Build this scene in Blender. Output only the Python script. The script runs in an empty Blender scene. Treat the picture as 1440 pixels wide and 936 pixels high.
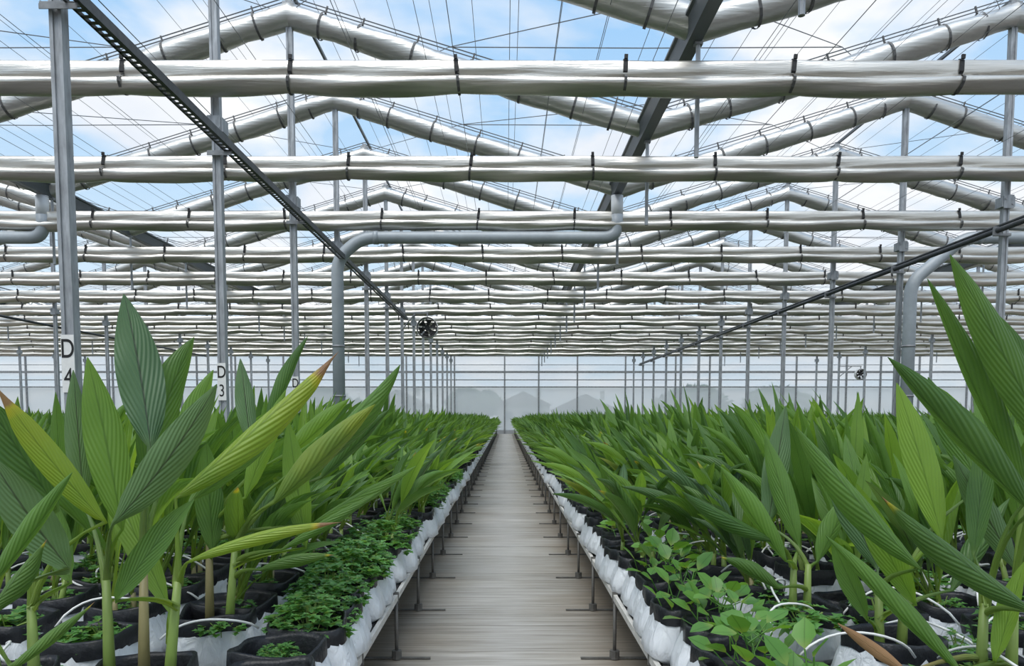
import bpy, math, random
import numpy as np
from mathutils import Vector, Matrix
random.seed(7); RNG = np.random.default_rng(7)
scene = bpy.context.scene
COL = scene.collection
R = math.radians

# ------------------------------------------------------------------ camera, sky, exposure
F = 1060.0; PPX, PPY = 711.0, 657.5; TH = 0.070; CAMZ = 1.6
W, H = 1440, 936
cd = bpy.data.cameras.new('camera'); cam = bpy.data.objects.new('camera', cd); COL.objects.link(cam)
cam.location = (0, 0, CAMZ); cam.rotation_euler = (math.pi / 2 - TH, 0, 0)
cd.sensor_fit = 'HORIZONTAL'; cd.sensor_width = 36; cd.lens = F / W * 36
cd.shift_x = (W / 2 - PPX) / W; cd.shift_y = (PPY - H / 2) / W
cd.clip_start = 0.05; cd.clip_end = 500
scene.camera = cam
vs = scene.view_settings
vs.view_transform = 'Standard'; vs.look = 'None'; vs.gamma = 1; vs.use_curve_mapping = False
vs.exposure = 0.30
scene.cycles.transparent_max_bounces = 24
scene.cycles.max_bounces = 10
scene.cycles.diffuse_bounces = 5

SKY_STRENGTH = 0.86
wd = bpy.data.worlds.new('sky'); scene.world = wd; wd.use_nodes = True
nt = wd.node_tree; nt.nodes.clear()
def N(tree, t, **kw):
    n = tree.nodes.new(t)
    for k, v in kw.items():
        if k == 'i':
            for kk, vv in v.items(): n.inputs[kk].default_value = vv
        else: setattr(n, k, v)
    return n
def ramp(tree, stops, interp='LINEAR'):
    n = tree.nodes.new('ShaderNodeValToRGB'); cr = n.color_ramp; cr.interpolation = interp
    while len(cr.elements) < len(stops): cr.elements.new(0.5)
    for e, (p, c) in zip(cr.elements, stops):
        e.position = p; e.color = (*c, 1) if len(c) == 3 else c
    return n
def world():
    L = nt.links
    tc = N(nt, 'ShaderNodeTexCoord')
    sep = N(nt, 'ShaderNodeSeparateXYZ'); L.new(tc.outputs['Generated'], sep.inputs[0])
    mz = N(nt, 'ShaderNodeMath', operation='MAXIMUM', i={1: 0.0}); L.new(sep.outputs[2], mz.inputs[0])
    az = N(nt, 'ShaderNodeMath', operation='ADD', i={1: 0.16}); L.new(mz.outputs[0], az.inputs[0])
    dx = N(nt, 'ShaderNodeMath', operation='DIVIDE'); L.new(sep.outputs[0], dx.inputs[0]); L.new(az.outputs[0], dx.inputs[1])
    dy = N(nt, 'ShaderNodeMath', operation='DIVIDE'); L.new(sep.outputs[1], dy.inputs[0]); L.new(az.outputs[0], dy.inputs[1])
    cmb = N(nt, 'ShaderNodeCombineXYZ'); L.new(dx.outputs[0], cmb.inputs[0]); L.new(dy.outputs[0], cmb.inputs[1])
    mp = N(nt, 'ShaderNodeMapping'); mp.inputs['Location'].default_value = (0.35, 0.9, 0); L.new(cmb.outputs[0], mp.inputs[0])
    nz = N(nt, 'ShaderNodeTexNoise', i={'Scale': 1.5, 'Detail': 6, 'Roughness': 0.52, 'Distortion': 0.25}); L.new(mp.outputs[0], nz.inputs[0])
    cl = ramp(nt, [(0.43, (0, 0, 0)), (0.56, (1, 1, 1))]); L.new(nz.outputs[0], cl.inputs[0])
    nz2 = N(nt, 'ShaderNodeTexNoise', i={'Scale': 2.6, 'Detail': 4}); L.new(mp.outputs[0], nz2.inputs[0])
    cw = ramp(nt, [(0.3, (0.80, 0.85, 0.93)), (0.65, (1.0, 1.0, 1.0))]); L.new(nz2.outputs[0], cw.inputs[0])
    blue = ramp(nt, [(0.0, (0.84, 0.91, 0.97)), (0.14, (0.66, 0.82, 0.95)), (0.5, (0.30, 0.58, 0.93)), (1.0, (0.22, 0.48, 0.88))])
    L.new(mz.outputs[0], blue.inputs[0])
    mx = N(nt, 'ShaderNodeMix', data_type='RGBA'); L.new(cl.outputs[0], mx.inputs[0]); L.new(blue.outputs[0], mx.inputs[6]); L.new(cw.outputs[0], mx.inputs[7])
    bg = N(nt, 'ShaderNodeBackground', i={1: SKY_STRENGTH}); L.new(mx.outputs[2], bg.inputs[0])
    out = N(nt, 'ShaderNodeOutputWorld'); L.new(bg.outputs[0], out.inputs[0])
world()
sl = bpy.data.lights.new('sun', 'SUN'); sl.energy = 2.6; sl.angle = R(50); sl.color = (1.0, 0.97, 0.92)
so = bpy.data.objects.new('sun', sl); COL.objects.link(so); so.rotation_euler = (R(24), R(-10), 0); so.location = (0, 10, 30)

# ------------------------------------------------------------------ helpers
def at(px, py, Y):
    """world point at depth Y (metres ahead of the camera) on the ray of a photo pixel"""
    x = (px - PPX) / F; v = (PPY - py) / F; c, s = math.cos(TH), math.sin(TH)
    d = Vector((x, c + v * s, -s + v * c)); t = Y / d.y
    return Vector((0, 0, CAMZ)) + d * t
def pix(p):
    c, s = math.cos(TH), math.sin(TH); dz = p[2] - CAMZ
    zc = p[1] * c - dz * s
    return PPX + F * p[0] / zc, PPY - F * (p[1] * s + dz * c) / zc

class MB:
    def __init__(s): s.v = []; s.f = []; s.uv = None
    def add(s, v, f):
        o = len(s.v); s.v += [tuple(p) for p in v]; s.f += [tuple(i + o for i in q) for q in f]; return s
    def box(s, c, d, rot=None):
        x, y, z = d[0] / 2, d[1] / 2, d[2] / 2
        vs_ = [Vector(p) for p in ((-x,-y,-z),(x,-y,-z),(x,y,-z),(-x,y,-z),(-x,-y,z),(x,-y,z),(x,y,z),(-x,y,z))]
        if rot is not None: vs_ = [rot @ p for p in vs_]
        return s.add([p + Vector(c) for p in vs_], [(0,3,2,1),(4,5,6,7),(0,1,5,4),(1,2,6,5),(2,3,7,6),(3,0,4,7)])
    def tube(s, pts, r, n=8, cap=True):
        pts = [Vector(p) for p in pts]; m = len(pts)
        rs = r if hasattr(r, '__len__') else [r] * m
        vv = []; ref = None
        for i, p in enumerate(pts):
            t = (pts[min(i + 1, m - 1)] - pts[max(i - 1, 0)]).normalized()
            if ref is None:
                ref = Vector((0, 0, 1)) if abs(t.z) < 0.9 else Vector((1, 0, 0))
            a = (ref - t * ref.dot(t)).normalized(); b = t.cross(a); ref = a
            for k in range(n):
                q = 2 * math.pi * k / n
                vv.append(p + (a * math.cos(q) + b * math.sin(q)) * rs[i])
        ff = [(i*n+k, i*n+(k+1) % n, (i+1)*n+(k+1) % n, (i+1)*n+k) for i in range(m-1) for k in range(n)]
        if cap: ff += [tuple(range(n))[::-1], tuple((m-1)*n+k for k in range(n))]
        return s.add(vv, ff)
    def prism(s, poly, y0, y1):          # polygon in (x, z), extruded along y
        n = len(poly)
        vv = [(x, y0, z) for x, z in poly] + [(x, y1, z) for x, z in poly]
        return s.add(vv, [(i, (i+1) % n, n+(i+1) % n, n+i) for i in range(n)] + [tuple(range(n))[::-1], tuple(range(n, 2*n))])
    def mesh(s, name, mat, smooth=False, uv=None):
        me = bpy.data.meshes.new(name); me.from_pydata([tuple(p) for p in s.v], [], s.f)
        if mat: me.materials.append(mat)
        if smooth: me.polygons.foreach_set('use_smooth', [True] * len(me.polygons))
        if uv is not None:
            ul = me.uv_layers.new(name='UVMap'); idx = np.empty(len(me.loops), 'i'); me.loops.foreach_get('vertex_index', idx)
            ul.data.foreach_set('uv', np.asarray(uv, 'f')[idx].ravel())
        me.update(); return me
    def build(s, name, mat, parent=None, smooth=False, loc=None, uv=None):
        return ob(name, s.mesh(name, mat, smooth, uv), parent, loc)
def ob(name, me, parent=None, loc=None, rot=None):
    o = bpy.data.objects.new(name, me); COL.objects.link(o)
    if parent is not None: o.parent = parent
    if loc is not None: o.location = loc
    if rot is not None: o.rotation_euler = rot
    return o
def grid_mesh(name, V, U, mat, smooth=True):
    """V: (n, m, 3) array of points, U: (n, m, 2) uv"""
    n, m = V.shape[:2]
    me = bpy.data.meshes.new(name)
    i = np.arange(n * m).reshape(n, m)
    f = np.stack([i[:-1, :-1], i[:-1, 1:], i[1:, 1:], i[1:, :-1]], -1).reshape(-1, 4)
    np_mesh(me, V.reshape(-1, 3), f, None if U is None else U.reshape(-1, 2), smooth)
    if mat: me.materials.append(mat)
    return me
def np_mesh(me, v, f, uv, smooth):
    k = f.shape[1]
    me.vertices.add(len(v)); me.vertices.foreach_set('co', np.ascontiguousarray(v, 'f').ravel())
    me.loops.add(f.size); me.loops.foreach_set('vertex_index', np.ascontiguousarray(f, 'i').ravel())
    me.polygons.add(len(f)); me.polygons.foreach_set('loop_start', np.arange(0, f.size, k, dtype='i'))
    try: me.polygons.foreach_set('loop_total', np.full(len(f), k, 'i'))
    except Exception: pass
    if smooth: me.polygons.foreach_set('use_smooth', np.ones(len(f), bool))
    if uv is not None:
        ul = me.uv_layers.new(name='UVMap'); ul.data.foreach_set('uv', np.ascontiguousarray(uv[f.ravel()], 'f').ravel())
    me.update(calc_edges=True); me.validate()
def empty(name, loc=(0, 0, 0), rz=0):
    o = bpy.data.objects.new(name, None); COL.objects.link(o); o.location = loc; o.rotation_euler = (0, 0, rz)
    o.empty_display_size = 0.1; return o
def tag(o, label=None, cat=None, group=None, kind=None):
    if label: o['label'] = label
    if cat: o['category'] = cat
    if group: o['group'] = group
    if kind: o['kind'] = kind
    return o
KIDS = {}
def kids(o): return [c for c in KIDS.get(o.name, [])]
def copy_tree(o, parent=None):
    c = o.copy(); COL.objects.link(c)
    if parent is not None: c.parent = parent
    for ch in o.children: copy_tree(ch, c)
    return c
ORD = ['zeroth','first','second','third','fourth','fifth','sixth','seventh','eighth','ninth','tenth','eleventh','twelfth','thirteenth','fourteenth','fifteenth','sixteenth']

# ------------------------------------------------------------------ materials
def mat(name):
    m = bpy.data.materials.new(name); m.use_nodes = True; t = m.node_tree
    return m, t, t.nodes['Principled BSDF'], t.nodes['Material Output']
def simple(name, col, rough=0.5, metal=0.0, var=0.15, scale=8.0, bump=0.0, stretch=(1, 1, 1), spec=0.5):
    m, t, b, o = mat(name); L = t.links
    tc = N(t, 'ShaderNodeTexCoord'); mp = N(t, 'ShaderNodeMapping'); mp.inputs['Scale'].default_value = stretch
    L.new(tc.outputs['Object'], mp.inputs[0])
    nz = N(t, 'ShaderNodeTexNoise', i={'Scale': scale, 'Detail': 5, 'Roughness': 0.6}); L.new(mp.outputs[0], nz.inputs[0])
    lo = [max(0, c * (1 - var)) for c in col]; hi = [min(1, c * (1 + var)) for c in col]
    rp = ramp(t, [(0.3, lo), (0.7, hi)]); L.new(nz.outputs[0], rp.inputs[0]); L.new(rp.outputs[0], b.inputs['Base Color'])
    b.inputs['Roughness'].default_value = rough; b.inputs['Metallic'].default_value = metal
    b.inputs['Specular IOR Level'].default_value = spec
    if bump:
        bp = N(t, 'ShaderNodeBump', i={'Strength': bump, 'Distance': 0.02}); L.new(nz.outputs[0], bp.inputs['Height']); L.new(bp.outputs[0], b.inputs['Normal'])
    return m
M = {}
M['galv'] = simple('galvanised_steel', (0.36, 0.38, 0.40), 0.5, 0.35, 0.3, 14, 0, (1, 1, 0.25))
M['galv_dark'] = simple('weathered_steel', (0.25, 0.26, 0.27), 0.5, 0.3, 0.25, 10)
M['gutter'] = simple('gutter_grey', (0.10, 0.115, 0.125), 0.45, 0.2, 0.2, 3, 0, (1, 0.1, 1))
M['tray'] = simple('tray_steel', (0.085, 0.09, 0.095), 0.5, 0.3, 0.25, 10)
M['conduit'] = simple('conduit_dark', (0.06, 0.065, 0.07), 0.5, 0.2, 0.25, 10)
M['black'] = simple('black_strap', (0.012, 0.012, 0.013), 0.6, 0, 0.2, 20)
M['strap_grey'] = simple('grey_strap', (0.10, 0.10, 0.10), 0.6, 0, 0.2, 20)
M['pipe'] = simple('pipe_grey', (0.36, 0.40, 0.43), 0.4, 0, 0.1, 3)
M['pipe_white'] = simple('pipe_white', (0.62, 0.64, 0.65), 0.4, 0, 0.06, 3)
M['wire'] = simple('wire_steel', (0.16, 0.17, 0.18), 0.45, 0.4, 0.1, 3)
M['rail'] = simple('bench_rail_white', (0.60, 0.58, 0.54), 0.5, 0, 0.2, 9)
M['leg'] = simple('leg_steel', (0.15, 0.145, 0.135), 0.55, 0.3, 0.3, 16)
M['soil'] = simple('soil', (0.022, 0.015, 0.010), 0.95, 0, 0.5, 60, 0.8)
M['bag'] = simple('black_bag_plastic', (0.010, 0.011, 0.014), 0.42, 0, 0.3, 14, 0.5)
M['drip'] = simple('white_drip_tube', (0.80, 0.80, 0.78), 0.35, 0, 0.05, 3)
M['white_paint'] = simple('white_label', (0.78, 0.78, 0.76), 0.6, 0, 0.05, 20)
M['ink'] = simple('black_ink', (0.01, 0.01, 0.01), 0.7, 0, 0.1, 3)
M['floor_base'] = simple('floor_base', (0.16, 0.135, 0.11), 0.85, 0, 0.3, 3)
M['ground'] = simple('outside_ground', (0.22, 0.24, 0.17), 0.9, 0, 0.3, 0.6)
M['bench_bed'] = simple('bench_bed_dark', (0.045, 0.045, 0.045), 0.7, 0, 0.5, 5)
M['kerb'] = simple('kerb_concrete', (0.36, 0.38, 0.40), 0.8, 0, 0.1, 2)
M['bark'] = simple('bark', (0.10, 0.08, 0.06), 0.9, 0, 0.3, 8)
M['tree_leaf'] = simple('tree_leaf', (0.05, 0.10, 0.035), 0.8, 0, 0.5, 3)
M['house'] = simple('house_wall', (0.42, 0.40, 0.37), 0.8, 0, 0.1, 1)
M['house_roof'] = simple('house_roof', (0.16, 0.13, 0.12), 0.8, 0, 0.2, 2)
M['dark_glass'] = simple('house_window_glass', (0.03, 0.035, 0.04), 0.15, 0, 0.1, 1)
M['fan_black'] = simple('fan_black', (0.010, 0.010, 0.011), 0.45, 0, 0.1, 3)
M['fan_white'] = simple('fan_housing', (0.62, 0.62, 0.60), 0.4, 0, 0.05, 3)
M['stem'] = None

def screen_mat(name, base, trans, tcol, metal=0.7):
    m, t, b, o = mat(name); L = t.links
    tc = N(t, 'ShaderNodeTexCoord')
    mp = N(t, 'ShaderNodeMapping'); mp.inputs['Scale'].default_value = (0.6, 6, 9); L.new(tc.outputs['Object'], mp.inputs[0])
    nz = N(t, 'ShaderNodeTexNoise', i={'Scale': 2.2, 'Detail': 5, 'Roughness': 0.55}); L.new(mp.outputs[0], nz.inputs[0])
    rp = ramp(t, [(0.25, [c * 0.82 for c in base]), (0.7, base)]); L.new(nz.outputs[0], rp.inputs[0])
    L.new(rp.outputs[0], b.inputs['Base Color']); b.inputs['Roughness'].default_value = 0.36; b.inputs['Metallic'].default_value = metal
    bp = N(t, 'ShaderNodeBump', i={'Strength': 0.35, 'Distance': 0.03}); L.new(nz.outputs[0], bp.inputs['Height']); L.new(bp.outputs[0], b.inputs['Normal'])
    tr = N(t, 'ShaderNodeBsdfTranslucent'); tr.inputs[0].default_value = (*tcol, 1)
    mx = N(t, 'ShaderNodeMixShader', i={0: trans}); L.new(b.outputs[0], mx.inputs[1]); L.new(tr.outputs[0], mx.inputs[2]); L.new(mx.outputs[0], o.inputs[0])
    return m
M['screen'] = screen_mat('white_screen_fabric', (0.72, 0.70, 0.65), 0.04, (0.7, 0.7, 0.66), 0.86)
M['roll'] = screen_mat('grey_screen_fabric', (0.63, 0.63, 0.605), 0.08, (0.6, 0.6, 0.58), 0.75)

def film_mat(name, col, transp, dif):
    m, t, b, o = mat(name); L = t.links
    tp = N(t, 'ShaderNodeBsdfTransparent'); tp.inputs[0].default_value = (*col, 1)
    gl = N(t, 'ShaderNodeBsdfGlossy', i={'Roughness': 0.1})
    tl = N(t, 'ShaderNodeBsdfTranslucent'); tl.inputs[0].default_value = (*dif, 1)
    df = N(t, 'ShaderNodeBsdfDiffuse'); df.inputs[0].default_value = (*dif, 1)
    m0 = N(t, 'ShaderNodeMixShader', i={0: 0.35}); L.new(tl.outputs[0], m0.inputs[1]); L.new(df.outputs[0], m0.inputs[2])
    m1 = N(t, 'ShaderNodeMixShader', i={0: transp}); L.new(m0.outputs[0], m1.inputs[1]); L.new(tp.outputs[0], m1.inputs[2])
    m2 = N(t, 'ShaderNodeMixShader', i={0: 0.015}); L.new(m1.outputs[0], m2.inputs[1]); L.new(gl.outputs[0], m2.inputs[2])
    L.new(m2.outputs[0], o.inputs[0]); return m
M['roof_film'] = film_mat('clear_roof_film', (0.98, 0.99, 1.0), 0.97, (0.8, 0.82, 0.84))
M['pane_upper'] = film_mat('wall_film_upper', (0.96, 0.98, 1.0), 0.72, (0.90, 0.92, 0.94))
M['pane_low'] = film_mat('wall_film_hazy', (0.94, 0.95, 0.96), 0.42, (0.88, 0.89, 0.90))

def white_bag_mat():
    m, t, b, o = mat('white_bag_plastic'); L = t.links
    tc = N(t, 'ShaderNodeTexCoord'); mp = N(t, 'ShaderNodeMapping'); mp.inputs['Scale'].default_value = (1.6, 1.6, 0.7); L.new(tc.outputs['Object'], mp.inputs[0])
    nz = N(t, 'ShaderNodeTexNoise', i={'Scale': 11, 'Detail': 4, 'Distortion': 1.2}); L.new(mp.outputs[0], nz.inputs[0])
    bp = N(t, 'ShaderNodeBump', i={'Strength': 0.55, 'Distance': 0.03}); L.new(nz.outputs[0], bp.inputs['Height']); L.new(bp.outputs[0], b.inputs['Normal'])
    b.inputs['Base Color'].default_value = (0.74, 0.77, 0.80, 1); b.inputs['Roughness'].default_value = 0.36
    return m
M['bag_white'] = white_bag_mat()

def plank_mat():
    m, t, b, o = mat('weathered_grey_board'); L = t.links
    geo = N(t, 'ShaderNodeNewGeometry'); oi = N(t, 'ShaderNodeObjectInfo')
    mp = N(t, 'ShaderNodeMapping'); mp.inputs['Scale'].default_value = (0.7, 22, 1); L.new(geo.outputs['Position'], mp.inputs[0])
    nz = N(t, 'ShaderNodeTexNoise', i={'Scale': 1.6, 'Detail': 8, 'Roughness': 0.62}); L.new(mp.outputs[0], nz.inputs[0])
    rp = ramp(t, [(0.28, (0.19, 0.178, 0.158)), (0.5, (0.375, 0.357, 0.328)), (0.72, (0.53, 0.515, 0.49))]); L.new(nz.outputs[0], rp.inputs[0])
    # dirt towards the benches, pale worn walking line with a reflection streak painted in
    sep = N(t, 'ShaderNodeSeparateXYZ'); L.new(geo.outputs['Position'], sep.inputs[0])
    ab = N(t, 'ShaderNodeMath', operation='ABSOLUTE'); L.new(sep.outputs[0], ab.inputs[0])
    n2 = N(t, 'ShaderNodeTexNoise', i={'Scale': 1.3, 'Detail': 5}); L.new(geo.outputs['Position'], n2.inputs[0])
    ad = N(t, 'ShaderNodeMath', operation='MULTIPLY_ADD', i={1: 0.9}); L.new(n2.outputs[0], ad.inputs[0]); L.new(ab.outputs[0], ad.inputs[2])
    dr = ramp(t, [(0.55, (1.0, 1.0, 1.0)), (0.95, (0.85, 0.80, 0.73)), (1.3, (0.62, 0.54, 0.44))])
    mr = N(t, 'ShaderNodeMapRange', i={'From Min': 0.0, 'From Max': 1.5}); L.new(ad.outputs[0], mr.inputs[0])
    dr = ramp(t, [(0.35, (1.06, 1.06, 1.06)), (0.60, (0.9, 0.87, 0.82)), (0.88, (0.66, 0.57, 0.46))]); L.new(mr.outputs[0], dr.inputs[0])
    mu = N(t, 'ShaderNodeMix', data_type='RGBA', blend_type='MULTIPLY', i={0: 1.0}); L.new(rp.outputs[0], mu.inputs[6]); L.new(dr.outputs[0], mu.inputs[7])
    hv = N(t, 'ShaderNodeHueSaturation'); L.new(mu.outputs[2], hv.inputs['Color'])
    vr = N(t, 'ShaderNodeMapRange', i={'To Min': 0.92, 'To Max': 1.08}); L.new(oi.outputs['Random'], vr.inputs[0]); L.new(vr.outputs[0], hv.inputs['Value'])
    L.new(hv.outputs[0], b.inputs['Base Color']); b.inputs['Roughness'].default_value = 0.62
    bp = N(t, 'ShaderNodeBump', i={'Strength': 0.3, 'Distance': 0.005}); L.new(nz.outputs[0], bp.inputs['Height']); L.new(bp.outputs[0], b.inputs['Normal'])
    return m
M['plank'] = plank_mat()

def leaf_mat(name, dark, light, trans, tip=None, yellow=0.0, midrib=(0.55, 0.6, 0.5), veins=True, tmix=0.3, rough=0.42):
    """UV: x along the leaf 0..1, y across 0..1"""
    m, t, b, o = mat(name); L = t.links
    uv = N(t, 'ShaderNodeUVMap'); sep = N(t, 'ShaderNodeSeparateXYZ'); L.new(uv.outputs[0], sep.inputs[0])
    geo = N(t, 'ShaderNodeNewGeometry'); oi = N(t, 'ShaderNodeObjectInfo')
    sm = N(t, 'ShaderNodeMath', operation='SUBTRACT', i={1: 0.5}); L.new(sep.outputs[1], sm.inputs[0])
    ab = N(t, 'ShaderNodeMath', operation='ABSOLUTE'); L.new(sm.outputs[0], ab.inputs[0])
    # parallel veins running out from the midrib
    a1 = N(t, 'ShaderNodeMath', operation='MULTIPLY', i={1: -0.75}); L.new(ab.outputs[0], a1.inputs[0])
    a2 = N(t, 'ShaderNodeMath', operation='ADD'); L.new(sep.outputs[0], a2.inputs[0]); L.new(a1.outputs[0], a2.inputs[1])
    a3 = N(t, 'ShaderNodeMath', operation='MULTIPLY', i={1: 84.0}); L.new(a2.outputs[0], a3.inputs[0])
    sn = N(t, 'ShaderNodeMath', operation='SINE'); L.new(a3.outputs[0], sn.inputs[0])
    # blotches and per-leaf variation
    rnd = N(t, 'ShaderNodeMath', operation='ADD'); L.new(geo.outputs['Random Per Island'], rnd.inputs[0]); L.new(oi.outputs['Random'], rnd.inputs[1])
    fr = N(t, 'ShaderNodeMath', operation='FRACT'); L.new(rnd.outputs[0], fr.inputs[0])
    nz = N(t, 'ShaderNodeTexNoise', i={'Scale': 5.0, 'Detail': 4}); L.new(geo.outputs['Position'], nz.inputs[0])
    av = N(t, 'ShaderNodeMath', operation='MULTIPLY_ADD', i={1: 0.55}); L.new(nz.outputs[0], av.inputs[0])
    f2 = N(t, 'ShaderNodeMath', operation='MULTIPLY', i={1: 0.65}); L.new(fr.outputs[0], f2.inputs[0]); L.new(f2.outputs[0], av.inputs[2])
    st = N(t, 'ShaderNodeMath', operation='MULTIPLY_ADD', i={1: 0.05}); L.new(sn.outputs[0], st.inputs[0]); L.new(av.outputs[0], st.inputs[2])
    rp = ramp(t, [(0.15, dark), (0.95, light)]); L.new((st if veins else av).outputs[0], rp.inputs[0])
    col = rp.outputs[0]
    def mixc(fac, c):
        nonlocal col
        mx = N(t, 'ShaderNodeMix', data_type='RGBA'); L.new(fac, mx.inputs[0]); L.new(col, mx.inputs[6]); mx.inputs[7].default_value = (*c, 1); col = mx.outputs[2]
    if yellow > 0:
        n3 = N(t, 'ShaderNodeTexNoise', i={'Scale': 7.0, 'Detail': 3}); L.new(geo.outputs['Position'], n3.inputs[0])
        yy = N(t, 'ShaderNodeMath', operation='MULTIPLY_ADD', i={1: 0.9, 2: -0.1}); L.new(sep.outputs[0], yy.inputs[0])
        ym = N(t, 'ShaderNodeMath', operation='ADD'); L.new(yy.outputs[0], ym.inputs[0]); L.new(n3.outputs[0], ym.inputs[1])
        yr = N(t, 'ShaderNodeMapRange', i={'From Min': 0.5, 'From Max': 1.25, 'To Max': yellow}); L.new(ym.outputs[0], yr.inputs[0]); mixc(yr.outputs[0], (0.34, 0.36, 0.035))
    # midrib
    mr = N(t, 'ShaderNodeMapRange', i={'From Min': 0.012, 'From Max': 0.035, 'To Min': 0.75, 'To Max': 0.0}); L.new(ab.outputs[0], mr.inputs[0])
    mc = N(t, 'ShaderNodeMix', data_type='RGBA', blend_type='MULTIPLY'); L.new(mr.outputs[0], mc.inputs[0]); L.new(col, mc.inputs[6]); mc.inputs[7].default_value = (*midrib, 1); col = mc.outputs[2]
    # petiole is paler
    pr = N(t, 'ShaderNodeMapRange', i={'From Min': 0.02, 'From Max': 0.36, 'To Min': 0.92, 'To Max': 0.0}); L.new(sep.outputs[0], pr.inputs[0]); mixc(pr.outputs[0], (0.20, 0.29, 0.065))
    if tip is not None:
        n4 = N(t, 'ShaderNodeTexNoise', i={'Scale': 14.0, 'Detail': 3}); L.new(geo.outputs['Position'], n4.inputs[0])
        ta = N(t, 'ShaderNodeMath', operation='MULTIPLY_ADD', i={1: 0.10}); L.new(n4.outputs[0], ta.inputs[0]); L.new(sep.outputs[0], ta.inputs[2])
        t0 = N(t, 'ShaderNodeMapRange', i={'From Min': tip - 0.01, 'From Max': tip + 0.035}); L.new(ta.outputs[0], t0.inputs[0]); mixc(t0.outputs[0], (0.40, 0.38, 0.035))
        t1 = N(t, 'ShaderNodeMapRange', i={'From Min': tip + 0.03, 'From Max': tip + 0.06}); L.new(ta.outputs[0], t1.inputs[0]); mixc(t1.outputs[0], (0.27, 0.165, 0.095))
    L.new(col, b.inputs['Base Color']); b.inputs['Roughness'].default_value = rough
    b.inputs['Specular IOR Level'].default_value = 0.45
    if veins:
        bp = N(t, 'ShaderNodeBump', i={'Strength': 0.34, 'Distance': 0.006}); L.new(sn.outputs[0], bp.inputs['Height']); L.new(bp.outputs[0], b.inputs['Normal'])
    hs = N(t, 'ShaderNodeHueSaturation', i={'Value': trans}); L.new(col, hs.inputs['Color'])
    gm = N(t, 'ShaderNodeMix', data_type='RGBA', blend_type='MULTIPLY', i={0: 1.0}); L.new(hs.outputs[0], gm.inputs[6]); gm.inputs[7].default_value = (1.3, 1.15, 0.45, 1)
    tr = N(t, 'ShaderNodeBsdfTranslucent'); L.new(gm.outputs[2], tr.inputs[0])
    mx = N(t, 'ShaderNodeMixShader', i={0: tmix}); L.new(b.outputs[0], mx.inputs[1]); L.new(tr.outputs[0], mx.inputs[2]); L.new(mx.outputs[0], o.inputs[0])
    return m
M['leaf'] = leaf_mat('turmeric_leaf', (0.042, 0.105, 0.029), (0.142, 0.272, 0.060), 2.4)
M['leaf_bright'] = leaf_mat('turmeric_leaf_bright', (0.100, 0.205, 0.036), (0.190, 0.325, 0.060), 2.2, tmix=0.4)
M['leaf_blue'] = leaf_mat('turmeric_leaf_underside', (0.060, 0.130, 0.060), (0.115, 0.205, 0.085), 1.9, midrib=(0.3, 0.22, 0.25), tmix=0.25)
M['leaf_tip'] = leaf_mat('turmeric_leaf_dry_tip', (0.045, 0.110, 0.030), (0.135, 0.245, 0.055), 2.2, tip=0.97)
M['leaf_yellow'] = leaf_mat('turmeric_leaf_yellowing', (0.110, 0.220, 0.030), (0.230, 0.360, 0.045), 2.2, tip=0.905, yellow=0.40)
M['leaf_patch'] = leaf_mat('turmeric_leaf_yellow_patch', (0.045, 0.110, 0.032), (0.125, 0.235, 0.058), 2.2, yellow=0.5)
M['leaf_dry'] = leaf_mat('dry_leaf', (0.24, 0.13, 0.06), (0.42, 0.26, 0.14), 1.2, tmix=0.2, rough=0.8)
M['herb'] = leaf_mat('herb_leaf', (0.050, 0.150, 0.042), (0.130, 0.310, 0.080), 2.0, veins=False, tmix=0.3)
M['broad'] = leaf_mat('broad_herb_leaf', (0.060, 0.170, 0.035), (0.135, 0.300, 0.060), 2.0, veins=False, tmix=0.3)
M['stem'] = simple('turmeric_stem', (0.20, 0.29, 0.065), 0.45, 0, 0.25, 10, 0, (1, 1, 0.15))
M['stem_red'] = simple('turmeric_stem_reddish', (0.27, 0.235, 0.105), 0.45, 0, 0.25, 10, 0, (1, 1, 0.15))

# ------------------------------------------------------------------ the greenhouse frame: measures
S = 4.0; Y2 = 11.5
def ROW(n): return Y2 + (n - 2) * S
NROW = 14; WALL_Y = 63.7
SPAN = 14.33; XR0 = -4.28; XV0 = 2.78
RIDGES = [XR0 + SPAN * k for k in range(-3, 4)]
VALLEYS = [XV0 + SPAN * k for k in range(-3, 4)]
ZB = CAMZ + 4.84        # horizontal screens
ZR = CAMZ + 7.88        # centre of the gabled rolls at the ridge
ZV = CAMZ + 5.72        # ... at the gutter
XLEFT, XRIGHT = VALLEYS[0] - SPAN, VALLEYS[-1] + 0.0
def in_view(x, y, z0=0, z1=9, m=60):
    if y < 0.5: return False
    u, _ = pix((x, y, 1.6)); return -m < u < W + m

# ---- ground, floor and boards
g = MB(); g.box((0, 40, -0.12), (400, 400, 0.1)); tag(g.build('ground', M['ground']), kind='structure')
fl = MB(); fl.box(((XLEFT + XRIGHT) / 2, 15, -0.035), (XRIGHT - XLEFT, 98, 0.05)); floor = tag(fl.build('floor', M['floor_base']), kind='structure')
pm = {}
y = 2.2; i = 0; PW = 0.31
while y < WALL_Y - 0.5:
    gap = 0.004
    if i % 10 == 1: gap = 0.016
    key = (gap)
    if key not in pm:
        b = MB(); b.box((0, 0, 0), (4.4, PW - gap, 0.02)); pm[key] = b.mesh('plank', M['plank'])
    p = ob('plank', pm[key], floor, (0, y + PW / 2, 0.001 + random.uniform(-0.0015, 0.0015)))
    y += PW; i += 1

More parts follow.
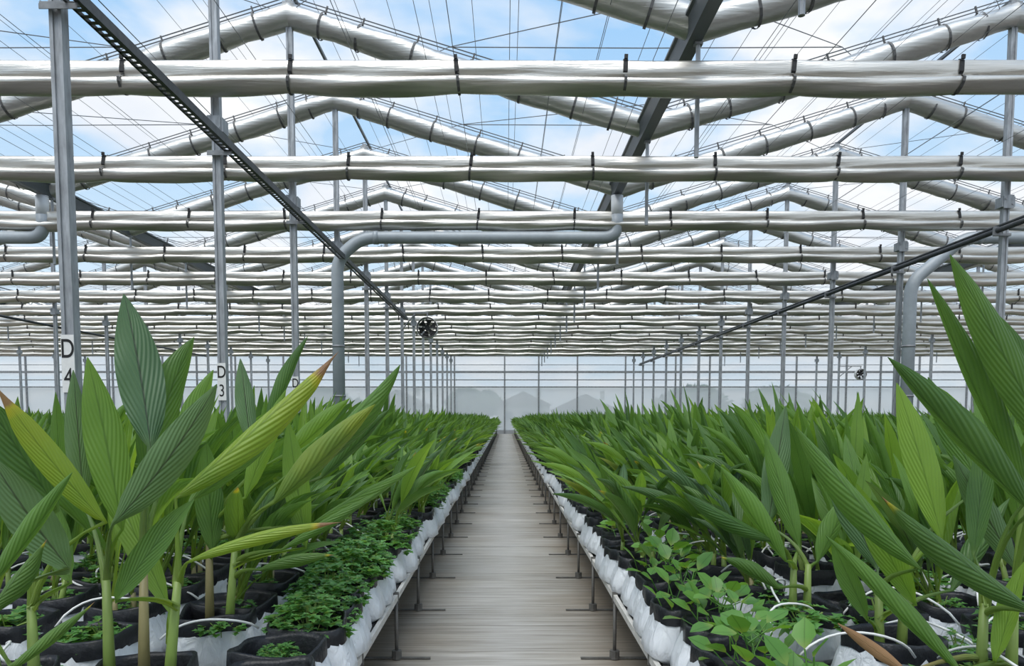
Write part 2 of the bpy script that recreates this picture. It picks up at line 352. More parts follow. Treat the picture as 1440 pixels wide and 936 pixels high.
# ---- far wall
wall = MB(); wall.box(((XLEFT + XRIGHT) / 2, WALL_Y, 0.17), (XRIGHT - XLEFT, 0.25, 0.34)); wall_back = tag(wall.build('wall_back', M['kerb']), kind='structure')
zt = CAMZ + 4.95
lv = [0.34, at(711, 544, WALL_Y).z, at(711, 534, WALL_Y).z, at(711, 523, WALL_Y).z, at(711, 513, WALL_Y).z, zt]
xs = sorted([r + d for r in RIDGES for d in (0, 4.2, 7.06, 10.3)] + [XLEFT])
xs = [x for x in xs if -46 < x < 48]
pane_m = {}
for a in range(len(xs) - 1):
    w = xs[a + 1] - xs[a]
    for q, (z0, z1) in enumerate([(lv[0], lv[1]), (lv[1], lv[3]), (lv[3], lv[5])]):
        k = (round(w, 2), q)
        if k not in pane_m:
            b = MB(); b.box((0, 0, 0), (w, 0.006, z1 - z0)); pane_m[k] = b.mesh('pane', M['pane_low'] if q == 0 else M['pane_upper'])
        ob('pane', pane_m[k], wall_back, ((xs[a] + xs[a + 1]) / 2, WALL_Y, (z0 + z1) / 2))
post_m = MB().box((0, 0, zt / 2), (0.12, 0.14, zt)).mesh('post', M['galv_dark'])
for x in xs: ob('post', post_m, wall_back, (x, WALL_Y - 0.12, 0))
for z, h in zip(lv[1:], (0.10, 0.08, 0.18, 0.05, 0.16)):
    b = MB(); b.box((0, 0, 0), (xs[-1] - xs[0], 0.08, h)); b.build('rail', M['galv_dark'], wall_back, loc=((xs[0] + xs[-1]) / 2, WALL_Y - 0.16, z))
# gable film above the eave
b = MB()
for r in RIDGES:
    b.add([(r - SPAN / 2, WALL_Y, zt), (r + SPAN / 2, WALL_Y, zt), (r + SPAN / 2, WALL_Y, ZV), (r, WALL_Y, ZR + 0.4), (r - SPAN / 2, WALL_Y, ZV)], [(0, 1, 2, 3, 4)])
tag(b.build('gable_panel', M['pane_upper'], wall_back))
for nm, x in (('wall_left', XLEFT), ('wall_right', XRIGHT)):
    b = MB(); b.box((x, 15, 3.7), (0.02, 98, 7.4)); tag(b.build(nm, M['pane_low']), kind='structure')
b = MB(); b.box(((XLEFT + XRIGHT) / 2, -34, 4.7), (XRIGHT - XLEFT, 0.02, 9.4)); tag(b.build('unseen_rear_wall', M['pane_low']), kind='structure')  # unseen wall behind the camera, added to cut low light on screen fronts
# ---- roof film and its ridge bars
roof = tag(MB().box((0, WALL_Y, ZR + 0.45), (0.1, 0.1, 0.1)).build('roof', M['galv_dark']), kind='structure')
for r in RIDGES:
    for sgn in (-1, 1):
        b = MB(); x1 = r + sgn * SPAN / 2
        b.add([(r, -34, ZR + 0.42), (x1, -34, ZV + 0.32), (x1, WALL_Y, ZV + 0.32), (r, WALL_Y, ZR + 0.42)], [(0, 1, 2, 3)])
        b.build('film', M['roof_film'], roof)
    b = MB(); b.box((r + 0.08, 31, ZR + 0.38), (0.055, 66, 0.07)); b.build('ridge_bar', M['gutter'], roof)

# ---- outside, seen hazily through the far wall
def tree(x, y, h, w, seed, label):
    rg = random.Random(seed); o = empty('outdoor_tree', (x, y, -0.07))
    b = MB(); b.tube([(0, 0, 0), (0.1, 0, h * 0.35), (0, 0.1, h * 0.7)], [0.22, 0.17, 0.08], 8); b.build('trunk', M['bark'], o)
    vv = []; ff = []
    for q in range(900):
        a = rg.uniform(0, 6.283); e = rg.uniform(-0.5, 1.4); rr = w * (0.55 + 0.45 * rg.random()) * (1 + 0.25 * math.sin(3 * a + seed) * math.cos(2 * e))
        c = Vector((rr * math.cos(a) * math.cos(e), rr * math.sin(a) * math.cos(e), h * 0.55 + h * 0.42 * math.sin(e) * rg.uniform(0.7, 1)))
        d = Vector((rg.uniform(-1, 1), rg.uniform(-1, 1), rg.uniform(-1, 1))).normalized() * 0.5; e2 = d.orthogonal().normalized() * 0.28
        k = len(vv); vv += [c - d, c + e2, c + d, c - e2]; ff.append((k, k + 1, k + 2, k + 3))
    b = MB(); b.add(vv, ff); tag(b.build('crown', M['tree_leaf'], o), kind='stuff')
    tag(o, label, 'tree', 'trees outside beyond the far wall')
tree(-4.2, 82, 4.6, 2.7, 1, 'hazy rounded tree outside, just left of the aisle end'); tree(-2.6, 108, 5.2, 2.2, 3, 'small hazy tree outside at the aisle end'); tree(22, 88, 5.2, 4.2, 5, 'hazy tree outside behind the right crops'); tree(-22, 90, 5.0, 4.5, 7, 'hazy tree outside behind the left crops'); tree(34, 95, 5.4, 4.6, 9, 'hazy tree outside far to the right')
def house(x, y, w, d, h, label):
    o = empty('outdoor_house', (x, y, -0.07))
    MB().box((0, 0, h / 2), (w, d, h)).build('walls', M['house'], o)
    b = MB(); b.prism([(-w / 2 - 0.3, h), (w / 2 + 0.3, h), (0, h + w * 0.26)], -d / 2 - 0.3, d / 2 + 0.3); b.build('roof', M['house_roof'], o)
    for q in (-0.28, 0.05, 0.32): MB().box((q * w, -d / 2 - 0.02, h * 0.55), (0.9, 0.06, 1.0)).build('window', M['dark_glass'], o)
    MB().box((w * 0.3, 0, h + w * 0.24), (0.5, 0.5, 1.1)).build('chimney', M['house'], o)
    tag(o, label, 'house', 'houses outside beyond the far wall')
house(2.2, 96, 6.5, 5, 2.9, 'hazy pale house outside, centred on the aisle end'); house(9.5, 92, 7.5, 5, 2.2, 'hazy low shed outside, right of the aisle end'); house(-14, 100, 8, 6, 2.8, 'hazy pale house outside behind the left crops')

# ---- gutters
gp = [(-0.15, -0.02), (-0.10, -0.27), (0.10, -0.27), (0.15, -0.02), (0.19, 0.0), (0.19, 0.04), (0.13, 0.03), (0.08, -0.22), (-0.08, -0.22), (-0.13, 0.03), (-0.19, 0.04), (-0.19, 0.0)]
gl = ['gutter beam over the bench beside the lettered columns\' next bay', '', '', '', '', '', '']
glab = {3: 'dark grey gutter beam running overhead just to the right of the aisle', 2: 'dark grey gutter beam beyond the lettered columns, above the left crops', 1: 'second dark gutter beam out to the left, low near the back wall',
        4: 'dark grey gutter beam over the crops at the right edge', 5: 'dark gutter beam far out to the right near the back wall', 0: 'dark gutter beam farthest out to the left, near the back wall', 6: 'dark gutter beam along the right side wall'}
for i, v in enumerate(VALLEYS):
    b = MB(); b.prism(gp, 1.0, WALL_Y - 0.3)
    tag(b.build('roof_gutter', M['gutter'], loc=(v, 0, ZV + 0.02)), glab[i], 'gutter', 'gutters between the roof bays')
    # hanging drop posts
pm_ = MB(); pm_.tube([(0, 0, 0), (0, 0, ZV - 0.26 - (CAMZ + 3.82))], 0.035, 8); drop_me = pm_.mesh('drop_post', M['galv'])
pm_ = MB(); pm_.box((0, 0, 0), (0.12, 0.10, 0.06)); dropcap = pm_.mesh('fixing_plate', M['galv_dark'])
for vi, v in enumerate(VALLEYS):
    for n in range(1, NROW + 1):
        if not in_view(v, ROW(n)): continue
        o = empty('hanging_post', (v + 0.06, ROW(n) + 0.02, CAMZ + 3.82))
        ob('shaft', drop_me, o); ob('fixing_plate', dropcap, o, (0, 0, ZV - 0.26 - (CAMZ + 3.82)))
        near = vi == 3
        tag(o, f'thin steel post hanging from the gutter over the aisle, {ORD[n]} from the front' if near else f'thin steel post hanging from a gutter away from the aisle, truss row {ORD[n]} back', 'post', 'posts hanging from the gutters')

# ---- columns
def column_mesh():
    a, t, L = 0.060, 0.012, ZR + 0.2
    poly = [(-a, -a), (-a + 0.035, -a), (-a + 0.035, -a + 0.018), (a - 0.035, -a + 0.018), (a - 0.035, -a), (a, -a), (a, a), (-a, a)]
    b = MB(); n = len(poly)
    b.add([(x, y, 0) for x, y in poly] + [(x, y, L) for x, y in poly], [(i, (i + 1) % n, n + (i + 1) % n, n + i) for i in range(n)] + [tuple(range(n))[::-1], tuple(range(n, 2 * n))])
    return b.mesh('shaft', M['galv'])
col_me = column_mesh()
bk = MB(); bk.box((0, 0, 0), (0.26, 0.22, 0.20)); bk.box((0, -0.115, 0.0), (0.20, 0.02, 0.26)); bk.box((-0.07, -0.13, 0.05), (0.03, 0.02, 0.03)); bk.box((0.07, -0.13, -0.05), (0.03, 0.02, 0.03)); brk_me = bk.mesh('bracket', M['galv'])
cp = MB(); cp.box((0, 0, 0), (0.22, 0.2, 0.06)); cp.box((0, 0, 0.06), (0.12, 0.16, 0.08)); cap_me = cp.mesh('ridge_cap', M['galv'])
bayname = {0: 'far out to the left', 1: 'second line left of the lettered columns', 2: 'line left of the lettered columns', 3: 'lettered column line', 4: 'line carrying the dark conduit right of the aisle', 5: 'second line right of the aisle', 6: 'line farthest out to the right'}
letters = {1: 'D4', 2: 'D3', 3: 'D2', 4: 'D1'}
for ri, r in enumerate(RIDGES):
    for n in range(1, NROW + 1):
        if not in_view(r, ROW(n)): continue
        o = empty('column_post', (r, ROW(n), 0))
        ob('shaft', col_me, o); ob('bracket', brk_me, o, (0, 0, CAMZ + 4.25)); ob('ridge_cap', cap_me, o, (0, 0, ZR + 0.2))
        if ri == 3 and n in letters:
            lb = MB(); lb.box((0, -0.0705, 0), (0.128, 0.006, 0.56)); lp = lb.build('label_patch', M['white_paint'], o, loc=(0, 0, CAMZ + 0.50))
            for ch, z in zip(letters[n], (0.06, -0.22)):
                c = bpy.data.curves.new('letter', 'FONT'); c.body = ch; c.size = 0.26; c.align_x = 'CENTER'; c.extrude = 0.001; c.offset = 0.002 if ch == 'D' else 0.0
                c.materials.append(M['ink']); to_ = bpy.data.objects.new('letter', c); COL.objects.link(to_); bpy.context.view_layer.update(); lm_ = bpy.data.meshes.new_from_object(to_.evaluated_get(bpy.context.evaluated_depsgraph_get())); bpy.data.objects.remove(to_); lm_.materials.clear(); lm_.materials.append(M['ink']); t = ob('letter', lm_, lp, (0, -0.0750, z), (R(90), 0, 0)); t.scale = (0.72, 1, 1)
            tag(o, {1: 'tallest-looking galvanised column, lettered D 4, beside the broadest leaf', 2: 'galvanised column lettered D 3 where the cable tray crosses its top bracket', 3: 'galvanised column lettered D 2 between D 3 and the thick rain pipe', 4: 'galvanised column lettered D 1 right behind the thick rain pipe'}[n], 'column', 'roof columns')
        else:
            tag(o, f'steel column, {bayname[ri]}, {ORD[n]} row back', 'column', 'roof columns')

# ---- horizontal screen bundles, one per truss row
STRAP0, STRAPD = -0.69, 2.40
prof = [(0.02, 0.23), (-0.045, 0.23), (-0.075, 0.20), (-0.082, 0.12), (-0.080, 0.05), (-0.050, 0.022), (-0.060, 0.008), (-0.130, -0.012), (-0.172, -0.05), (-0.165, -0.105), (-0.115, -0.165), (-0.03, -0.215), (0.07, -0.205), (0.13, -0.15), (0.15, -0.07), (0.11, 0.0), (0.10, 0.10), (0.08, 0.20)]
prof = np.array(prof)
strap_me = None
def band(pr, w, off, axis='x'):
    c = pr.mean(0); d = pr - c; d = d / np.linalg.norm(d, axis=1)[:, None]; q = pr + d * off
    n = len(q); b = MB()
    b.add([(-w, y, z) for y, z in q] + [(w, y, z) for y, z in q], [(i, (i + 1) % n, n + (i + 1) % n, n + i) for i in range(n)])
    return b
sb = MB()
_c = prof.mean(0); _d = prof - _c; _q = prof + _d / np.linalg.norm(_d, axis=1)[:, None] * 0.014
def ribbon(b, pts, w):
    n = len(pts); b.add([(-w, y, z) for y, z in pts] + [(w, y, z) for y, z in pts], [(i, i + 1, n + i + 1, n + i) for i in range(n - 1)])
ribbon(sb, _q[:6], 0.032); sb.box((0, -0.09, 0.255), (0.05, 0.03, 0.06)); strap_me = sb.mesh('strap', M['black'])
sb = MB(); ribbon(sb, _q[5:14], 0.020); band_me = sb.mesh('band', M['strap_grey'])
for n in range(-3, NROW + 1):  # rows before the second are unseen, added to dim the visible screen fronts
    Y = ROW(n) - 0.28
    hw = 0.70 * ROW(n) + 2.0 if n > 1 else 14
    x0, x1 = max(-hw, XLEFT + 1), min(hw, XRIGHT - 1)
    step = 0.16 if n < 5 else 0.3
    X = np.arange(x0, x1, step); m = len(prof)
    ph = RNG.uniform(0, 6.28, 6)
    V = np.zeros((len(X), m + 1, 3))
    fr = ((X - STRAP0) / STRAPD) % 1.0; bul = np.sin(np.pi * fr) ** 0.6
    sag = -0.025 * bul + 0.012 * np.sin(X * 0.55 + ph[0]) + 0.01 * np.sin(X * 1.7 + ph[1]) - (0.02 if n > 6 else 0.0) * bul
    pp = np.vstack([prof, prof[:1]])
    for j in range(m + 1):
        yb, zb = pp[j]
        wob = 0.010 * np.sin(X * 2.3 + ph[2] + 1.7 * j) + 0.007 * np.sin(X * 4.9 + ph[3] + 2.9 * j)
        lowz = np.where(zb < 0, 1.0 + 0.16 * bul * (0.5 + 0.5 * np.sin(X * 0.9 + ph[4])), 1.0)
        V[:, j, 0] = X; V[:, j, 1] = yb * (0.86 + 0.16 * bul) + wob; V[:, j, 2] = zb * lowz + sag * (0.3 if zb > 0.15 else 1) + wob * (0.3 if zb > 0.15 else 0.8)
    V[:, m] = V[:, 0]
    root = empty('rolled_screen', (0, Y, ZB))
    ob('fabric', grid_mesh('fabric', V[:, ::-1].copy(), None, M['screen']), root)
    k0 = math.ceil((x0 - STRAP0) / STRAPD)
    k = k0
    while n > 1 and  STRAP0 + k * STRAPD < x1:
        st_ = ob('strap', strap_me, root, (STRAP0 + k * STRAPD, 0, 0), (0, random.uniform(-0.12, 0.12), 0)); k += 1
        if n < 8: ob('band', band_me, st_)
    tag(root, f'white bundled screen hanging level across the house, {ORD[n - 1]} from the front' if n > 1 else 'unseen white bundled screen across the house, added to cut low light', 'screen', 'level bundled screens across the house' if n > 1 else 'unseen level screens added to cut low light')

# ---- gabled rolls
RR = 0.25
ang = [2 * math.pi * k / 16 for k in range(16)]
ring = np.array([(0.25 * math.cos(a), 0.25 * math.sin(a)) for a in ang])
rb = band(ring, 0.022, 0.008); rb.box((0, 0, 0.32), (0.03, 0.03, 0.16)); ring_me = rb.mesh('strap', M['strap_grey'])
STR = [0.64, 1.37, 2.45, 3.55, 4.6, 5.65, 6.4]
slope = math.atan2(ZR - ZV, SPAN / 2)
LS = math.hypot(SPAN / 2, ZR - ZV)
def arm_mesh(seed, sgn, nseg=26):
    rg = np.random.default_rng(seed); ph = rg.uniform(0, 6.28, 8)
    V = np.zeros((nseg, 17, 3)); s = np.linspace(0, LS, nseg)
    sagz = -0.03 * np.sin(np.pi * s / LS)
    for j in range(17):
        a = 2 * math.pi * (j % 16) / 16
        r = RR * (1 + 0.05 * np.sin(s * 2.1 + ph[0] + 2 * a) + 0.035 * np.sin(s * 4.3 + ph[1] + 3 * a) - 0.06 * (np.cos(s * 5.6 + ph[2]) > 0.8))
        V[:, j, 0] = sgn * (s * math.cos(slope)); V[:, j, 1] = r * math.cos(a); V[:, j, 2] = -s * math.sin(slope) + r * math.sin(a) * 0.98 + sagz
    return grid_mesh('fabric_arm', V if sgn < 0 else V[:, ::-1].copy(), None, M['roll'])
arms = {(k, sg): arm_mesh(100 + k, sg) for k in range(3) for sg in (-1, 1)}
rods = {}
for sg in (-1, 1):
    b = MB()
    for off in (0.30, 0.37): b.tube([(0, 0, off), (sg * SPAN / 2, 0, ZV - ZR + off)], 0.012, 5)
    rods[sg] = b.mesh('support_rod', M['wire'])
rbay = {0: 'bay farthest out to the left', 1: 'second bay left of the lettered columns', 2: 'bay left of the lettered columns', 3: 'lettered columns', 4: 'conduit columns right of the aisle', 5: 'second column line right of the aisle', 6: 'bay farthest out to the right'}
for ri, r in enumerate(RIDGES):
    for n in range(2, NROW + 1):
        Y = ROW(n) + 0.02
        vis = [in_view(r + d, Y, m=30) for d in (-SPAN / 2, -SPAN / 4, 0, SPAN / 4, SPAN / 2)]
        if not any(vis): continue
        root = empty('gabled_screen_roll', (r, Y, ZR))
        for sg in (-1, 1):
            if not any(in_view(r + sg * d, Y, m=30) for d in (0, SPAN / 4, SPAN / 2)): continue
            ob('fabric_arm', arms[((n + ri) % 3, sg)], root)
            ob('support_rod', rods[sg], root)
            for s in STR:
                if in_view(r + sg * s, Y):
                    ob('strap', ring_me, root, (sg * s, 0, -s * math.tan(slope) - 0.03 * math.sin(math.pi * s / LS)), (0, sg * slope, 0))
        tag(root, f'gabled grey screen roll over the {rbay[ri]}, {ORD[n - 1]} from front', 'screen', 'gabled screen rolls under the roof')

# ---- wires
wm_ = MB(); wm_.tube([(0, 0, 0), (0, WALL_Y - 1.5, 0)], 0.0055, 4); wire_me = wm_.mesh('support_wire', M['wire'])
cnt = 0
for ri, r in enumerate(RIDGES):
    if not (1 <= ri <= 5): continue
    for sg in (-1, 1):
        for s, dz in ((0.55, 0.30), (1.25, -0.20), (1.42, 0.34), (2.1, 0.32), (2.75, -0.22), (2.92, 0.32), (3.7, 0.32), (4.35, -0.2), (4.5, 0.32), (5.2, 0.32), (5.8, -0.2), (5.95, 0.32), (6.6, 0.3)):
            x = r + sg * s; z = ZR - s * math.tan(slope) + dz
            o = ob('support_wire', wire_me, None, (x, 1.0, z))
            tag(o, 'thin steel wire running lengthwise under the sloping roof', 'wire', 'lengthwise wires under the sloping roof'); cnt += 1
    for d in range(10):
        x = r - SPAN / 2 + 0.7 + d * 1.43
        o = ob('support_wire', wire_me, None, (x, 1.0, ZB + 0.26))
        tag(o, 'thin steel wire running lengthwise just above the level screens', 'wire', 'lengthwise wires above the level screens')
for vi, v in enumerate(VALLEYS[:-1]):
    for n in range(2, NROW - 2):
        if not (in_view(v - 3.6, ROW(n)) or in_view(v + 3.6, ROW(n))): continue
        zm = ZR - 3.1 * math.tan(slope) + 0.33
        b = MB(); b.tube([(-3.9, 0, zm), (0, 0, zm - 0.02), (3.9, 0, zm)], 0.011, 5)
        o = b.build('tie_rod', M['wire'], loc=(v, ROW(n), 0))
        tag(o, f'level steel tie rod {("over the far left crops", "over the left crops", "left of the lettered columns", "over the aisle", "over the right crops", "over the far right crops")[min(vi, 5)]}, {ORD[n - 1]} from the front', 'rod', 'tie rods across the valleys')
        b = MB(); b.tube([(-3.9, 0, zm), (0, -S, ZV + 0.45)], 0.009, 5)
        b.tube([(3.9, 0, zm), (0, -S, ZV + 0.45)], 0.009, 5)
        b.tube([(-3.9, 0, zm), (-7.0, S, ZR + 0.1)], 0.008, 5); b.tube([(3.9, 0, zm), (7.0, S, ZR + 0.1)], 0.008, 5)
        o = b.build('cross_brace', M['wire'], loc=(v, ROW(n), 0))
        tag(o, f'slanting wire braces in the roof {("over the far left crops", "over the left crops", "left of the lettered columns", "over the aisle", "over the right crops", "over the far right crops")[min(vi, 5)]}, {ORD[n - 1]} truss back', 'brace', 'slanting roof braces')

# ---- perforated cable tray along the lettered columns
TZ = at(325, 213, ROW(2)).z
TX = at(326, 213, ROW(2)).x
TY0, TY1 = 5.6, 31.2
tray = empty('cable_tray', (TX, 0, TZ))
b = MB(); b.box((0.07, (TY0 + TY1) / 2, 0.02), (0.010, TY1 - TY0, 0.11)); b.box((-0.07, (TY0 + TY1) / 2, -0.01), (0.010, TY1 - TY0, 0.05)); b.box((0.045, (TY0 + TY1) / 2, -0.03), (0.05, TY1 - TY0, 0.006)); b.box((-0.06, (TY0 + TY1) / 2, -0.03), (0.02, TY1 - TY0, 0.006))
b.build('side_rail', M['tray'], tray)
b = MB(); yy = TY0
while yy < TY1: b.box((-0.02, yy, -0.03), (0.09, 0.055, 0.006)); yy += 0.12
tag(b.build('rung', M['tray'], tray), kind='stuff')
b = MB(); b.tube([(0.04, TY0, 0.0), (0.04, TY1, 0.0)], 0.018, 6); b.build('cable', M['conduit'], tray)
b = MB(); b.box((-0.14, 0, 0.05), (0.36, 0.05, 0.035)); b.box((-0.14, -0.03, 0.02), (0.36, 0.010, 0.05)); brm = b.mesh('bracket', M['galv_dark'])
for n in range(1, 7): ob('bracket', brm, tray, (0, ROW(n) - 0.10, -0.09))
tag(tray, 'dark perforated steel cable tray running along the lettered columns', 'cable tray')
# ---- dark conduit on the other column line
CX = RIDGES[4] - 0.20; CZ = CAMZ + 3.68
con = empty('conduit_line', (CX, 0, CZ))
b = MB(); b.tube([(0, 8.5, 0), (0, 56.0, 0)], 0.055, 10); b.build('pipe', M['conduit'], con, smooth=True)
b = MB(); b.tube([(0.05, 8.5, 0.10), (0.05, 56.0, 0.10)], 0.03, 8); b.build('cable', M['conduit'], con, smooth=True)
b = MB(); b.box((0.1, 0, -0.08), (0.34, 0.06, 0.05)); b.box((0.0, 0, 0.0), (0.16, 0.04, 0.16)); brm2 = b.mesh('bracket', M['galv_dark'])
for n in range(3, 14): ob('bracket', brm2, con, (0, ROW(n) - 0.10, 0))
tag(con, 'dark conduit pipe sloping through the view, fixed to columns right of the aisle', 'conduit')
# far bay conduits with the second fan
con = empty('conduit_line', (RIDGES[2] - 0.2, 0, CZ))
b = MB(); b.tube([(0, 20, 0), (0, 48, 0)], 0.05, 8); b.build('pipe', M['conduit'], con, smooth=True)
tag(con, 'dark conduit on the column line beyond the lettered columns', 'conduit')

# ---- big grey rainwater pipes at the fourth truss
def bend(pts, r, n=6):
    out = [Vector(pts[0])]
    for a, b_, c in zip(pts, pts[1:], pts[2:]):
        a, b_, c = Vector(a), Vector(b_), Vector(c); u = (a - b_).normalized(); w = (c - b_).normalized()
        p, q = b_ + u * r, b_ + w * r
        for k in range(n + 1):
            t = k / n; out.append(p * (1 - t) ** 2 + b_ * 2 * t * (1 - t) + q * t * t)
    out.append(Vector(pts[-1])); return out
PY = ROW(4) - 0.30
def rainpipe(xcol, xgut, zh, dx45, label):
    sg = 1 if xgut > xcol else -1
    root = empty('rain_pipe', (xcol, PY, 0)); g = xgut - xcol
    pts = [(g, 0, zh + 0.55), (g, 0, zh), (sg * dx45, 0, zh), (0, 0, zh - dx45 * 0.85), (0, 0, 0.0)]
    b = MB(); b.tube(bend(pts, 0.34), 0.155, 14); b.build('pipe', M['pipe'], root, smooth=True)
    b = MB(); b.tube([(g, 0, zh + 0.5), (g, 0, ZV - 0.28)], 0.15, 14); b.build('outlet', M['pipe_white'], root, smooth=True)
    b = MB(); b.tube([(sg * (dx45 + 0.3), 0, zh), (sg * (dx45 + 0.42), 0, zh)], 0.17, 14); ob('coupling', b.mesh('coupling', M['pipe'], True), root)
    for z in (2.05, 3.3, 1.2):
        b = MB(); b.tube([(0, 0, z), (0, 0, z + 0.05)], 0.166, 14); ob('clamp', b.mesh('clamp', M['galv_dark'], True), root)
    b = MB(); b.box((g / 2, 0.05, zh + 0.24), (abs(g), 0.07, 0.09)); b.build('support_bar', M['galv_dark'], root)
    tag(root, label, 'pipe', 'large grey rainwater pipes')
rainpipe(RIDGES[3] + 0.06, VALLEYS[3], CAMZ + 4.42, 0.62, 'thick grey rain pipe from the gutter over the aisle down the D 1 column')
rainpipe(RIDGES[4] + 0.12, VALLEYS[4], CAMZ + 4.42, 1.30, 'thick grey rain pipe bending down a column at the right, behind tall leaves')
rainpipe(RIDGES[2] + 0.06, VALLEYS[2], CAMZ + 4.42, 0.62, 'thick grey rain pipe elbow entering at the left edge under a gutter')

# ---- fans
def fan(c, rad, label, xcol):
    root = empty('circulation_fan', c)
    b = MB(); nseg = 28
    pts = [(math.cos(2 * math.pi * k / nseg), math.sin(2 * math.pi * k / nseg)) for k in range(nseg)]
    vv = []
    for rr, yy in ((rad * 1.0, -0.16), (rad * 1.10, -0.16), (rad * 1.10, 0.16), (rad * 1.0, 0.16)): vv += [(x * rr, yy, z * rr) for x, z in pts]
    ff = [(q * nseg + k, q * nseg + (k + 1) % nseg, ((q + 1) % 4) * nseg + (k + 1) % nseg, ((q + 1) % 4) * nseg + k) for q in range(4) for k in range(nseg)]
    b.add(vv, ff); b.build('housing', M['fan_white'], root, smooth=False)
    b = MB()
    for rr in (rad * 0.99, rad * 0.7, rad * 0.42):
        b.tube([(x * rr, -0.17, z * rr) for x, z in pts] + [(pts[0][0] * rr, -0.17, 0)], 0.012 if rr < rad * 0.9 else 0.024, 5)
    for k in range(8):
        a = 2 * math.pi * k / 8; b.tube([(0.1 * math.cos(a), -0.17, 0.1 * math.sin(a)), (rad * math.cos(a), -0.17, rad * math.sin(a))], 0.007, 4)
    b.build('guard', M['fan_black'], root)
    b = MB(); b.tube([(0, -0.12, 0), (0, 0.14, 0)], rad * 0.28, 16); b.build('hub', M['fan_black'], root, smooth=False)
    for k in range(6):
        a = 2 * math.pi * k / 6 + 0.3; b = MB(); n = 5; vv = []
        for i in range(n):
            t = i / (n - 1); rr = rad * (0.25 + 0.70 * t); wd_ = 0.30 + 0.12 * t
            for q in (-1, 1):
                aa = a + q * wd_; vv.append((rr * math.cos(aa), q * 0.05 * (1 - 0.4 * t), rr * math.sin(aa)))
        b.add(vv, [(2 * i, 2 * i + 1, 2 * i + 3, 2 * i + 2) for i in range(n - 1)]); b.build('blade', M['fan_black'], root, smooth=True)
    b = MB(); d = xcol - c[0]
    b.box((d / 2 - 0.0, 0, rad + 0.22), (abs(d) + 0.1, 0.06, 0.06)); b.box((0, 0, rad + 0.14), (0.05, 0.05, 0.18)); b.tube([(d, 0, rad - 0.5), (d * 0.45, 0, rad + 0.2)], 0.03, 6)
    b.build('mounting_arm', M['galv_dark'], root)
    tag(root, label, 'fan', 'circulation fans')
cf = at(601, 461, ROW(7) - 0.25)
fan(cf, 0.40, 'round black fan in a white ring hanging beside the lettered column line', RIDGES[3])
fan(at(1210, 526, ROW(13) - 0.2), 0.36, 'small distant black fan on the second column line right of the aisle', RIDGES[5])

# ------------------------------------------------------------------ benches
BL = 0.42          # rail height
def rail_side(root, x, sgn, legs):
    b = MB(); b.box((x, 32.2, BL), (0.024, 62, 0.038)); b.box((x + sgn * 0.03, 32.2, BL - 0.018), (0.05, 62, 0.006))
    b.build('rail', M['rail'], root)
    b = MB(); yy = 1.6
    clip = MB().box((0, 0, 0), (0.034, 0.014, 0.07)).mesh('clip', M['leg'])
    if legs:
        lg = MB(); lg.tube([(0, 0, 0.02), (0, 0, BL - 0.03)], 0.0115, 8); lm = lg.mesh('leg', M['leg'], True)
        ft = MB(); ft.box((0, 0, 0.020), (0.44, 0.02, 0.010)); ft.tube([(0, 0, 0.015), (0, 0, 0.07)], 0.032, 8); fm = ft.mesh('foot_bar', M['leg'])
        yy = 3.60
        while yy < 62:
            l = ob('leg', lm, root, (x - sgn * 0.0, yy, 0)); ob('foot_bar', fm, l, (0, 0, 0))
            ob('clip', clip, l, (0, 0, BL)); yy += 1.22
BEN = {}
def bench(k, side):
    """side -1 left of the aisle, +1 right; k = 0 the bench at the aisle"""
    s = side; xa = s * (0.71 + 4.8 * k); xo = s * (4.02 + 4.8 * k)
    root = empty('growing_bench', ((xa + xo) / 2, 0, 0)); cx = (xa + xo) / 2
    b = MB(); b.box((0, 32.2, BL - 0.01), (abs(xo - xa) - 0.06, 62, 0.03)); b.build('bench_bed', M['bench_bed'], root)
    rail_side(root, xa - cx, s, k == 0); rail_side(root, xo - cx, -s, False)
    if k == 0:
        tag(root, 'long raised growing bench beside the lettered columns' if s < 0 else 'long raised growing bench across the aisle from the lettered columns', 'bench', 'raised growing benches')
    else:
        tag(root, f'raised growing bench, {ORD[k + 1]} from the central aisle on the {"left" if s < 0 else "right"}', 'bench', 'raised growing benches')
for k in range(0, 4):
    for s in (-1, 1): bench(k, s)

# ------------------------------------------------------------------ turmeric plants
def leaf_points(center, width, roll, nrm0, nv=5, wave=0.0, twist=0.0, skew=0.0, seed=0):
    """center (n,3) curve; width (n,) half widths; roll total arc angle; nrm0 direction of the concave side"""
    c = np.asarray(center, float); n = len(c)
    t = np.gradient(c, axis=0); t /= np.linalg.norm(t, axis=1)[:, None]
    V = np.zeros((n, nv, 3)); v = np.linspace(-1, 1, nv); ref = np.asarray(nrm0, float)
    rg = np.random.default_rng(seed); ph = rg.uniform(0, 6.28, 2)
    for i in range(n):
        u = i / (n - 1)
        nr = ref - t[i] * ref.dot(t[i]); nr /= np.linalg.norm(nr) + 1e-9
        sd = np.cross(t[i], nr)
        a = twist * u
        nr2 = nr * math.cos(a) + sd * math.sin(a); sd2 = np.cross(t[i], nr2)
        rl = roll if np.isscalar(roll) else roll[i]
        th = max(rl, 0.05) / 2; Rr = width[i] / th
        vv = v + skew * (1 - v * v)
        q = vv * th
        x = Rr * np.sin(q); z = Rr * (1 - np.cos(q))
        wv = wave * width[i] * np.sin(u * 19 + ph[0] + 2.2 * v) * np.abs(v)
        V[i] = c[i] + np.outer(x, sd2) + np.outer(z + wv, nr2)
    return V
def lance(u, pet):
    """half-width profile along the leaf: petiole up to pet, then a lance blade"""
    w = np.zeros_like(u)
    q = np.clip((u - pet) / (1 - pet), 0, 1)
    w = (q ** 0.82) * ((1 - q) ** 0.74) * 2.35 * (1 - 0.45 * q ** 4)
    w = np.clip(w, 0, 1)
    return w
